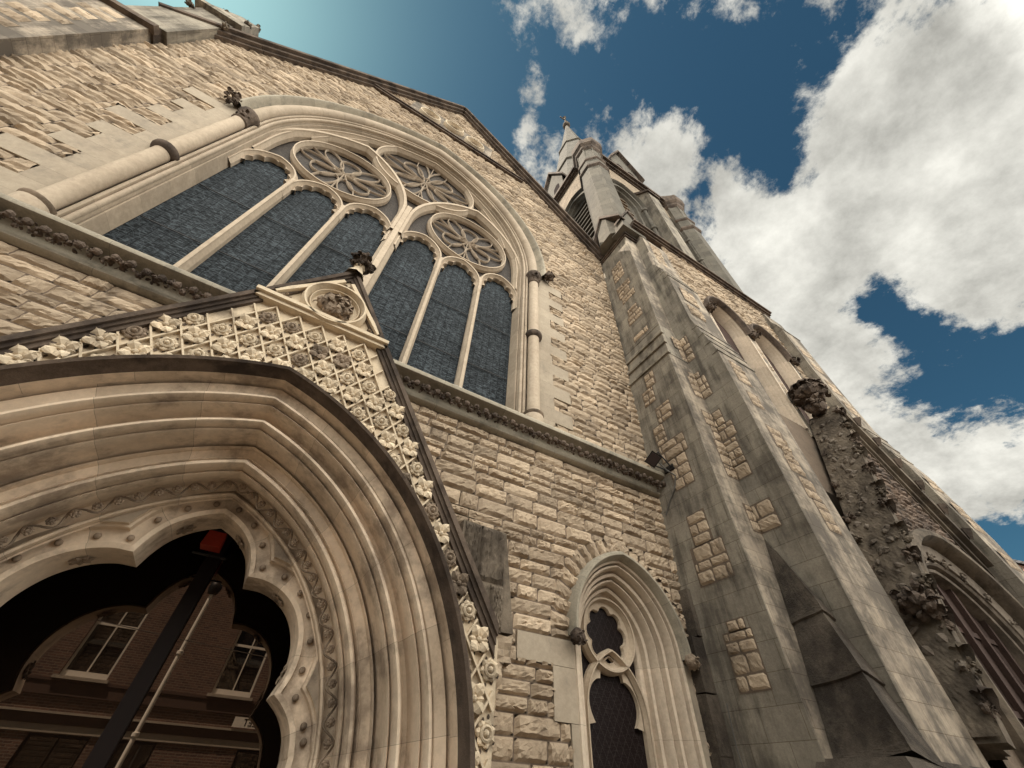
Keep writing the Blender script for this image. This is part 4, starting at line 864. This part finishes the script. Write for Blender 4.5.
# belfry string along the tower
m = MB()
for y0, z0, z1 in ((TY-.045, 3.085, 3.105), (TY-.03, 3.066, 3.085), (TY-.015, 3.05, 3.066)): m.box(1.30+(.75-y0)*0, 2.90, y0, TY+.2, z0, z1); 
m.box(1.262, 1.31, .80, 2.4, 3.08, 3.105); m.build('tower_string', M_CARVD, church)
# far corner buttress, stepping forward towards its foot
B3 = [(.92, GZ), (.455, GZ), (.462, .70), (.480, .98), (.522, 1.36), (.545, 1.46), (.590, 1.74), (.603, 2.2), (.607, 2.72), (.64, 2.86), (.645, 2.98), (.70, 3.08), (.92, 3.08)]
m = MB(); bprism(m, B3, 2.755, 2.985); b3 = m.build('far_buttress', M_ASH, church)
m = MB(); bprism(m, [(.919, GZ)]+[(y+.0004, z) for y, z in B3[1:-1]]+[(.919, 3.079)], 2.7515, 2.7548); m.build('flank_facing', M_GREY, b3)
m = MB()
for (y0, z0, y1, z1, n_) in ((.545, 1.46, .590, 1.74, 3), (.607, 2.72, .64, 2.86, 2)):
    if z0 > 2: m.build('weathering_course', M_GREY, b3); m = MB()
    for k in range(n_):
        t = k/n_; y = y0+(y1-y0)*t; z = z0+(z1-z0)*t; m.box(2.749, 2.990, y-.004, y+.03, z-.004, z+.006)
m.build('weathering_course', M_GREY, b3)
for z0, z1, y in ((2.42, 2.52, .606), (2.25, 2.34, .605), (2.02, 2.14, .60), (1.82, 1.93, .594), (1.22, 1.30, .512), (1.06, 1.14, .492), (.98, 1.04, .48), (.80, .88, .46)): panel('rubble_panel', [(2.80, 2.92, z0, z1)], front(min(np.interp([z0, z1], [p[1] for p in B3[1:-1]], [p[0] for p in B3[1:-1]]))-.0003), b3, H=.006)

# ---------------- gabled doorway of the tower
DY = .55
gl = [(1.70, GZ), (1.70, .22), (2.265, 1.50), (2.99, .45), (2.99, GZ)]
DX, DZ, DC = 2.335, .30, .03
ah = lambda h: arch(DX, DZ, DC, h, GZ, 26, 4)
m = MB(); m.plate([[gl[0]]+gl[1:4]+[gl[4]]+ah(.50)[::-1]], DY+.004); 
dw = m.build('tower_doorway', M_MOR, church)
m = MB(); rubble(m, 1.72, 2.98, .2, 1.5, front(DY+.002), lambda x, z: in_poly(x, z, [(1.74, .2), (2.265, 1.42), (2.95, .45), (2.95, .2)]) & ~in_arch(x, z, DX, DZ, DC, .52, GZ), nu=7, nv=5, H=.010, ch=(.02, .035)); m.build('gable_walling', M_RUBD, dw)
m = MB()
for (a, b, wd, y1) in (((1.66, .13), (2.265, 1.53), .055, .655), ((3.02, .42), (2.265, 1.53), .03, .69)):
    a = Vector((a[0], 0, a[1])); b = Vector((b[0], 0, b[1])); d_ = (b-a).normalized(); n_ = Vector((-d_.z, 0, d_.x)); n_ = n_ if n_.z > 0 else -n_
    for o0, o1, y0 in ((-.005, .022, DY-.045), (-.03, -.004, DY-.02), (-.042, -.03, DY-.008)):
        m.hexa([(p.x, y0, p.z) for p in (a+n_*o0, b+n_*o0, b+n_*o1, a+n_*o1)], [(p.x, y1, p.z) for p in (a+n_*o0, b+n_*o0, b+n_*o1, a+n_*o1)])
m.build('coping', M_LICH, dw)
for s_, (a, b), cnt in ((-1, ((1.66, .16), (2.245, 1.50)), 13), (1, ((3.0, .46), (2.29, 1.50)), 10)):
    for k in range(cnt):
        t = (k+.35)/cnt; x = a[0]+(b[0]-a[0])*t; z = a[1]+(b[1]-a[1])*t; m = MB(); d_ = Vector((s_*.85, 0, .5))
        if s_ < 0:
            for yy in (.505, .64): foliage(m, (x-.020, yy, z+.02+rng.uniform(-.03, .03)), rng.uniform(.018, .030), 16, 4)
        else: foliage(m, (x+.02, .53, z+.02), .034, 18, 4)
        m.leaf((x, .50, z), d_, (0, 0, 1), .07, .025, 1.1); m.build('crocket', M_LICH if (s_ < 0 and k % 2) else M_CARVD, dw)
m = MB(); m.tube([(2.265, .60, 1.50), (2.25, .60, 1.62)], [.035, .022], 8); foliage(m, (2.22, .58, 1.66), .105, 60, 18, sq=(1, 1, .8)); foliage(m, (2.21, .58, 1.56), .07, 30, 8)
for q in range(5): m.leaf((2.22, .58, 1.66), (math.cos(q*1.26), math.sin(q*1.26), .2), (0, 0, 1), .13, .04, 1.0)
m.build('finial', M_CARVD, dw)
m = MB(); a0_, b0_ = Vector((1.655, 0, .14)), Vector((2.245, 0, 1.515)); nn_ = Vector((-.92, 0, .39))
G = [[tuple(a0_+(b0_-a0_)*t+nn_*(.024+max(0, rng.normal(.002, .0007))))[0:1]+(y,)+tuple(a0_+(b0_-a0_)*t+nn_*(.024+max(0, rng.normal(.002, .0007))))[2:3] for y in np.linspace(.506, .655, 22)] for t in np.linspace(0, 1, 150)]
m.grid(np.array(G)); m.build('weathered_slope', M_LICH, dw)
m = MB()
for q in range(90):
    t = rng.uniform(.05, .98); y = rng.uniform(.515, .645); p0 = a0_+(b0_-a0_)*t+nn_*.026; dd = (b0_-a0_).normalized()*math.cos(q)+Vector((0, 1, 0))*math.sin(q); m.leaf((p0.x, y, p0.z), dd, nn_, rng.uniform(.02, .045), rng.uniform(.007, .014), .45, rng.uniform(.2, .8))
m.build('slope_carving', M_SOOTM, dw)
m = MB(); foliage(m, (1.72, .53, .47), .062, 40, 9); m.build('label_stop', M_CARVD, dw)
prof = [(.53, .556), (.53, .525), (.515, .512), (.498, .514), (.488, .53), (.484, .56), (.480, .575), (.476, .566), (.430, .575), (.428, .60), (.424, .60), (.422, .583), (.412, .578), (.404, .586), (.402, .612), (.397, .612), (.394, .60), (.384, .604), (.380, .625), (.378, .66)]
m = MB(); sweep_arch(m, prof[:7], DX, DZ, DC, GZ, 26, 4); m.build('hood_mould', M_LICH, dw, 40)
m = MB(); sweep_arch(m, prof[6:], DX, DZ, DC, GZ, 26, 4); m.build('arch_moulding', M_SOOTM, dw, 40)
m = MB(); x = DX-.40
while x < DX+.39: m.box(x, x+.034, .645, .66, GZ, .80, rng.uniform(.2, .8)); x += .037
for zz_ in (.0, .25, .5): m.box(DX-.40, DX+.40, .638, .645, zz_, zz_+.02)
for xx_ in (DX-.27, DX-.13, DX, DX+.13, DX+.27): m.box(xx_-.010, xx_+.010, .625, .644, GZ, .80)
m.build('plank_door', M_DOORW, dw)
m = MB()
for i in range(12):
    a = math.pi*(.05+.9*i/11); foliage(m, (DX-.455*math.cos(a), .572, DZ+.455*math.sin(a)), .024, 12, 3, sq=(1, .5, 1))
m.build('arch_foliage', M_SOOTM, dw)

# ---------------- belfry stage
BX0, BX1, BY0, BY1, BZ0, BZ1 = 1.31, 2.70, .80, 2.28, 3.10, 5.58
bel_map_f = lambda V: V
def face_build(mb, name, mat, parent, side, smooth=None):
    if side == 'left':
        for i, V in enumerate(mb.v):
            Q = V.copy(); Q[:, 0] = BX0+(V[:, 1]-BY0); Q[:, 1] = BY0+(BX1-V[:, 0])*(BY1-BY0)/(BX1-BX0); mb.v[i] = Q
    return mb.build(name, mat, parent, smooth)
oc = [(BX0+BX1)/2-.33, (BX0+BX1)/2+.33]
for side in ('front', 'left'):
    m = MB(); m.plate([[(BX0, BZ0), (BX0, BZ1), (BX1, BZ1), (BX1, BZ0)]]+[arch(c, 4.55, .10, .205, 3.22, 14, 3) for c in oc], BY0); bw = face_build(m, 'belfry_wall', M_BELFR, church, side)
    m = MB()
    for c in oc: m.plate([arch(c, 4.55, .10, .255, 3.18, 14, 3)+arch(c, 4.55, .10, .204, 3.18, 14, 3)[::-1]], BY0-.012)
    face_build(m, 'window_surround', M_BELF, bw, side)
    for c in oc:
        m = MB(); sweep_arch(m, [(.206, BY0-.011), (.200, BY0+.02), (.185, BY0+.03), (.180, BY0+.06), (.165, BY0+.07), (.15, BY0+.10), (.145, BY0+.2)], c, 4.55, .10, 3.2, 14, 4); w = face_build(m, 'belfry_opening', M_BELF, bw, side, 40)
        m = MB(); sweep_arch(m, [(.275, BY0), (.274, BY0-.04), (.262, BY0-.045), (.252, BY0-.03), (.25, BY0)], c, 4.55, .10, 4.45, 14, 2); face_build(m, 'hood_mould', M_BELF, bw, side, 40)
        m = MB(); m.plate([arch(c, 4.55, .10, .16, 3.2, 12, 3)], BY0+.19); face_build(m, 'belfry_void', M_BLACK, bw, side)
        m = MB()
        for z in np.arange(3.25, 4.75, .105):
            hw = .148 if z < 4.5 else .11; V = [(c-hw, BY0+.06, z), (c+hw, BY0+.06, z), (c+hw, BY0+.15, z+.07), (c-hw, BY0+.15, z+.07)]; m.hexa(V, [(a, b, d_+.014) for a, b, d_ in V])
        face_build(m, 'louvres', M_BELF if side == 'left' else M_CARVM, bw, side)
        for s_ in (-1, 1):
            m = MB(); xx_ = c+s_*.228; m.lathe((xx_, BY0-.02, 0), [(.022, 3.18), (.022, 4.48)], 10); 
            for z in (3.5, 3.95, 4.42): m.lathe((xx_, BY0-.02, 0), [(.023, z), (.036, z+.01), (.036, z+.04), (.023, z+.05)], 10)
            face_build(m, 'belfry_shaft', M_BELF, bw, side, 50)
pc = (BX0+BX1)/2
m = MB(); m.prism([(.66, 3.1), (.66, 4.78), (.80, 5.02), (.80, 3.1)], 0, pc-.075, pc+.075); m.build('belfry_pier', M_GREY, church)
m = MB(); m.prism([(.64, 4.76), (.64, 4.80), (.80, 5.09), (.80, 5.02)], 0, pc-.09, pc+.09); m.build('pier_cap', M_CARVD, church)
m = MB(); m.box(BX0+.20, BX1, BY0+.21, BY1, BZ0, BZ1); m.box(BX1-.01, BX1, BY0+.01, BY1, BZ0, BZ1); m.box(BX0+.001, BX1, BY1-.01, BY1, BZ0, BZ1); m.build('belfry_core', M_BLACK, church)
m = MB()
for o, z0, z1 in ((.015, 5.50, 5.53), (.04, 5.53, 5.57), (.07, 5.57, 5.64)): m.box(BX0-o, BX1+o, BY0-o, BY1+o, z0, z1)
m.build('cornice', M_CARVD, church)
m = MB(); 
for side in ('front', 'left'): pass
def octo(mb, c, prof): mb.lathe((c[0], c[1], 0), prof, 8, a0=math.pi/8, a1=math.pi/8+2*math.pi)
tproto = None
for i, (tx, ty) in enumerate(((1.325, .845), (2.69, .815), (1.325, 2.27), (2.69, 2.27))):
    if tproto is None:
        m = MB(); octo(m, (tx, ty), [(.02, 3.0), (.150, 3.02), (.150, 4.72), (.150, 4.95), (.138, 4.97), (.134, 5.45)]); t = m.build('turret', M_BELF, church)
        m = MB(); octo(m, (tx, ty), [(.151, 4.70), (.172, 4.73), (.172, 4.76), (.151, 4.80)]); octo(m, (tx, ty), [(.151, 4.95), (.166, 4.97), (.166, 5.0), (.140, 5.03)]); m.build('turret_string', M_CARVD, t)
        m = MB(); octo(m, (tx, ty), [(.135, 5.42), (.16, 5.46), (.165, 5.50), (.195, 5.55), (.20, 5.68), (.185, 5.70), (.02, 6.15), (.001, 6.2)]); m.build('turret_cap', M_CARVD, t)
        m = MB(); 
        for k in range(8):
            a = k*math.pi/4; m.tube([(tx+.125*math.cos(a+math.pi/8), ty+.125*math.sin(a+math.pi/8), 4.97+.0), (tx+.137*math.cos(a+math.pi/8), ty+.137*math.sin(a+math.pi/8), 5.43)], .008, 6)
        m.build('turret_shafts', M_BELF, t); tproto = (t, tx, ty)
    else:
        t0, x0, y0 = tproto; c = t0.copy(); col.objects.link(c); c.parent = church; c['dx'] = (tx-x0)*S; off = Vector(((tx-x0)*S, (ty-y0)*S, 0)); c.data = t0.data.copy(); c.data.transform(Matrix.Translation(off))
        for ch in t0.children:
            k = ch.copy(); col.objects.link(k); k.parent = c; k.data = ch.data.copy(); k.data.transform(Matrix.Translation(off))
        del c['dx']
# near turret springs from a gabled weathering over the buttress
m = MB()
for s_ in (0, 1):
    if s_ == 0: q = [(1.20, 3.08), (1.20, 3.11), (1.33, 3.42), (1.46, 3.11), (1.46, 3.08), (1.33, 3.38)]; V0 = [(x, .66, z) for x, z in q]; V1 = [(x, .74, z) for x, z in q]
    else: q = [(.66, 3.08), (.66, 3.11), (.83, 3.42), (.99, 3.11), (.99, 3.08), (.83, 3.38)]; V0 = [(1.17, y, z) for y, z in q]; V1 = [(1.24, y, z) for y, z in q]
    m.add(V0+V1, [(i, (i+1) % 6, 6+(i+1) % 6, 6+i) for i in range(6)]+[(0, 1, 2, 5), (2, 3, 4, 5), (6, 7, 8, 11), (8, 9, 10, 11)])
m.build('turret_gablet', M_CARVD, church)
m = MB(); m.prism([(1.215, 3.0), (1.215, 3.09), (1.33, 3.37), (1.445, 3.09), (1.445, 3.0)], 1, .675, .80); m.build('gablet_face', M_BELF, church)
# lucarnes
SX, SY = (BX0+BX1)/2-.03, (BY0+BY1)/2
for nm, mk in (('left', lambda a, d_, z: (BX0-.02+d_, SY+a, z)), ('front', lambda a, d_, z: (SX+a, BY0-.02+d_, z))):
    m = MB(); q = [(-.24, 5.64), (-.24, 6.15), (0, 6.85), (.24, 6.15), (.24, 5.64)]; m.hexa([mk(a, 0, z) for a, z in q], [mk(a, .5, z) for a, z in q]); lu = m.build('lucarne', M_BELF, church)
    m = MB()
    for s_ in (-1, 1): V = [(0, 6.92), (s_*.30, 6.05), (s_*.30, 5.98), (0, 6.84)]; m.hexa([mk(a, -.05, z) for a, z in V], [mk(a, .5, z) for a, z in V])
    m.build('lucarne_roof', M_CARVD, lu)
    m = MB()
    for c in (-.10, .10): m.hexa([mk(a, -.004, z) for a, z in arch(c, 6.0, .04, .06, 5.72, 6, 2)], [mk(a, .0, z) for a, z in arch(c, 6.0, .04, .06, 5.72, 6, 2)])
    m.build('lucarne_opening', M_BLACK, lu)
m = MB(); m.lathe((SX, SY, 0), [(.70, 5.62), (.66, 5.9), (.02, 12.2), (.001, 12.22)], 8, a0=math.pi/8, a1=math.pi/8+2*math.pi); sp_ = m.build('spire', M_SPIRE, church)
m = MB()
for z, r_ in ((7.6, .502), (9.4, .318)): m.lathe((SX, SY, 0), [(r_-.01, z), (r_+.015, z+.02), (r_+.012, z+.07), (r_-.02, z+.10)], 8, a0=math.pi/8, a1=math.pi/8+2*math.pi)
m.build('spire_band', M_BELF, sp_)
m = MB(); m.ball((SX, SY, 12.2), .10, 10, 7); m.lathe((SX, SY, 0), [(.03, 12.2), (.07, 12.38), (.03, 12.45), (.02, 12.5), (.015, 13.1), (.05, 13.15), (.001, 13.25)], 8); m.box(SX-.16, SX+.16, SY-.012, SY+.012, 12.85, 12.89); m.build('spire_finial', M_LICH, sp_)
settle(church)

# ================================================================== SMALL THINGS
# floodlight on the buttress flank
fld = thing('floodlight', 'small black floodlight on a bracket fixed to the grey buttress flank', 'floodlight')
c = Vector((1.165, .912, 1.005)); ax = Vector((-.55, -.35, -.75)).normalized(); e1 = Vector((0, .93, -.43)).normalized(); e1 = (e1-ax*e1.dot(ax)).normalized(); e2 = ax.cross(e1)
def obx(mb, c, hx, hy, d0, d1, k=1.0):
    mb.hexa([tuple(c+e1*a*hx+e2*b*hy+ax*d0) for a, b in ((-1, -1), (1, -1), (1, 1), (-1, 1))], [tuple(c+e1*a*hx*k+e2*b*hy*k+ax*d1) for a, b in ((-1, -1), (1, -1), (1, 1), (-1, 1))])
m = MB(); obx(m, c, .026, .021, -.004, .010, 1.12); obx(m, c, .023, .018, -.014, -.004)
for q in range(5): obx(m, c+e1*(-.016+.008*q), .0013, .016, -.020, -.014)
m.build('housing', M_METAL, fld)
m = MB(); obx(m, c, .024, .019, .0102, .0115); m.build('lens', M_LENS, fld)
m = MB(); m.tube([tuple(c-e1*.029), tuple(c-e1*.031-ax*.02), (1.225, .885, .975), (1.235, .885, .975)], .003, 6); m.tube([tuple(c+e1*.029), tuple(c+e1*.031-ax*.02), (1.225, .915, .975), (1.235, .915, .975)], .003, 6); m.box(1.228, 1.236, .875, .925, .962, .985); m.build('bracket', M_METAL, fld)
m = MB(); m.tube([tuple(c-ax*.02), (1.215, .90, .96), (1.232, .88, .93), (1.232, .90, .88), (1.234, .945, .84), (1.234, .975, .80)], .0028, 6); m.build('cable', M_CABLE, fld)
settle(fld)
# loose cable hanging by the foot of the buttress
m = MB(); m.tube([(1.228, .93, .21), (1.226, .935, .12), (1.228, .93, .03), (1.226, .932, -.08), (1.23, .93, GZ)], .0018, 6); o = m.build('hanging_cable', M_CABLE); tag(o, 'thin pale cable hanging in the corner at the foot of the grey buttress', 'cable'); settle(o)
# red lamp above the door
rl = thing('door_lamp', 'dark red box lamp hanging inside the top of the portal arch', 'lamp')
m = MB(); c = Vector((-.172, 1.235, .420)); m.hexa([tuple(c+Vector((a*.022, b*.02, -.018))) for a, b in ((-1, -1), (1, -1), (1, 1), (-1, 1))], [tuple(c+Vector((a*.019, b*.017, .018))) for a, b in ((-1, -1), (1, -1), (1, 1), (-1, 1))]); m.build('lamp_glass', M_RED, rl)
m = MB(); m.box(c.x-.021, c.x+.021, c.y-.019, c.y+.019, .4385, .443); m.tube([(c.x, c.y, .443), (c.x, c.y, .62)], .002, 6); m.box(c.x-.03, c.x+.045, c.y-.004, c.y+.004, .384, .387); m.build('lamp_frame', M_METAL, rl)
settle(rl)
# hidden-side street: brick house opposite, seen in the door glass
HY = -1.41
bh = thing('brick_house', 'brown brick terraced house with white sash windows reflected in the dark door', 'house')
wins = [(-2.35, .42), (-.948, .42), (-.085, .42), (1.25, .42)]
holes = [[(x, .425), (x, 1.02), (x+.251, 1.02), (x+.251, .425)] for x, z in wins]+[[(x, -.12), (x, .158), (x+.30, .158), (x+.30, -.12)] for x in (-2.3, -.90, -.55, .22, 1.2)]
m = MB(); m.plate([[(-3.2, GZ), (-3.2, 1.30), (2.4, 1.30), (2.4, GZ)]]+holes, HY); m.box(-3.2, 2.4, HY-1.6, HY-1.5, GZ, 1.3); m.box(-3.2, -3.19, HY-1.5, HY-.001, GZ, 1.3); m.box(2.39, 2.4, HY-1.5, HY-.001, GZ, 1.3); m.build('wall', M_BRICK, bh)
m = MB(); m.prism([(HY+.06, 1.30), (HY-.8, 1.85), (HY-1.66, 1.30)], 0, -3.25, 2.45); rf = m.build('roof', M_ROOF, bh)
m = MB(); m.box(-1.9, -1.7, HY-.9, HY-.6, 1.6, 2.1); m.build('chimney', M_BRICK, rf)
m = MB(); m.box(-3.2, 2.4, HY, HY+.022, .395, .408); m.box(-3.2, 2.4, HY, HY+.016, .33, .395); m.build('sill_band', M_BAND, bh)
m = MB(); m.box(-3.2, 2.4, HY, HY+.03, .245, .256); m.build('string', M_PALE, bh)
m = MB(); m.box(-3.2, 2.4, HY, HY+.018, .20, .245); m.build('fascia_band', M_BAND, bh)
m = MB(); m.box(-1.3, 1.8, HY, HY+.01, .162, .198); m.build('lintel', M_PALE, bh)
for (x, z) in wins:
    m = MB(); w_ = .251; y = HY-.022
    for (a, b, c_, d_) in ((x, x+.013, .425, 1.02), (x+w_-.013, x+w_, .425, 1.02), (x+.013, x+w_-.013, .425, .458), (x+.013, x+w_-.013, 1.0, 1.02), (x+.013, x+w_-.013, .715, .730), (x+w_/2-.004, x+w_/2+.004, .458, .715), (x+w_/2-.004, x+w_/2+.004, .730, 1.0)): m.box(a, b, y-.01, y+.008, c_, d_)
    wf = m.build('window', M_WHITEP, bh)
    m = MB(); m.box(x, x+w_, y-.006, y-.004, .425, 1.02); m.build('pane', M_SASHG, wf)
    m = MB(); m.box(x-.02, x+w_+.02, HY-.02, HY+.035, .408, .424); m.build('sill', M_PALE, wf)
for x in (-2.3, -.90, -.55, .22, 1.2):
    m = MB(); y = HY-.03
    for (a, b, c_, d_) in ((x, x+.012, -.12, .158), (x+.288, x+.30, -.12, .158), (x+.012, x+.288, .145, .158), (x+.012, x+.288, -.12, -.105), (x+.145, x+.155, -.105, .145)): m.box(a, b, y-.008, y+.006, c_, d_)
    wf = m.build('window', M_FRAME, bh); m = MB(); m.box(x, x+.30, y-.004, y-.002, -.12, .158); m.build('pane', M_SASHG, wf)
settle(bh)
# street nameplate
npl = thing('street_nameplate', 'small pale street nameplate on the brick house, mirrored in the door glass', 'street sign')
m = MB(); m.box(.125, .425, HY+.0305, HY+.035, .264, .318); m.build('plate', M_WHITEP, npl)
tcv = bpy.data.curves.new('lettering', 'FONT'); tcv.body = 'STREET'; tcv.size = .30; tcv.extrude = .004; tcv.align_x = 'CENTER'; tcv.align_y = 'CENTER'
to = bpy.data.objects.new('lettering_curve', tcv); col.objects.link(to); bpy.context.view_layer.update()
lme = bpy.data.meshes.new_from_object(to.evaluated_get(bpy.context.evaluated_depsgraph_get())); bpy.data.objects.remove(to); bpy.data.curves.remove(tcv)
lme.transform(Matrix.Translation((.275*S, (HY+.0358)*S, .291*S+EYE)) @ Matrix.Rotation(R(180), 4, 'Z') @ Matrix.Rotation(R(90), 4, 'X')); lme.materials.clear(); lme.materials.append(M_FRAME)
to = bpy.data.objects.new('lettering', lme); col.objects.link(to); to.parent = npl
settle(npl)
# street lamp
lp = thing('street_lamp', 'slim white street lamp post with collars, reflected upright in the door glass', 'street lamp')
m = MB(); m.lathe((-.353, -1.06, 0), [(.016, GZ), (.016, GZ+.12), (.0125, GZ+.14), (.0115, .92)], 14); m.build('post', M_WHITEP, lp, 60)
for z in (.17, .57): m = MB(); m.lathe((-.353, -1.06, 0), [(.012, z-.012), (.019, z-.008), (.019, z+.008), (.012, z+.012)], 14); m.build('collar', M_WHITEP, lp, 50)
m = MB(); m.lathe((-.353, -1.06, 0), [(.001, .92), (.03, .925), (.042, .96), (.036, 1.0), (.01, 1.02), (.001, 1.03)], 14); m.build('lamp_head', M_METAL, lp, 50)
settle(lp)
m = MB(); m.tube([(x, -.54, .535-.045*x+.012*x*x) for x in np.linspace(-3.5, 3.5, 24)], .0022, 5); o = m.build('overhead_cable', M_CABLE); tag(o, 'thin overhead cable across the street, reflected in the door', 'cable'); settle(o)
# house beyond the tower on the right
fh = thing('gabled_house', 'distant pink brick gable peeking out past the tower buttress', 'house')
m = MB(); m.prism([(.2, GZ), (.2, 1.55), (1.275, 2.30), (2.35, 1.55), (2.35, GZ)], 0, 8.0, 10.5); m.build('wall', M_BRICKP, fh)
m = MB()
for s_ in (-1, 1): m.hexa([(7.95, 1.275, 2.325), (10.6, 1.275, 2.325), (10.6, 1.275+s_*1.15, 1.52), (7.95, 1.275+s_*1.15, 1.52)], [(7.95, 1.275, 2.36), (10.6, 1.275, 2.36), (10.6, 1.275+s_*1.15, 1.555), (7.95, 1.275+s_*1.15, 1.555)])
m.build('roof', M_ROOF, fh)
settle(fh)
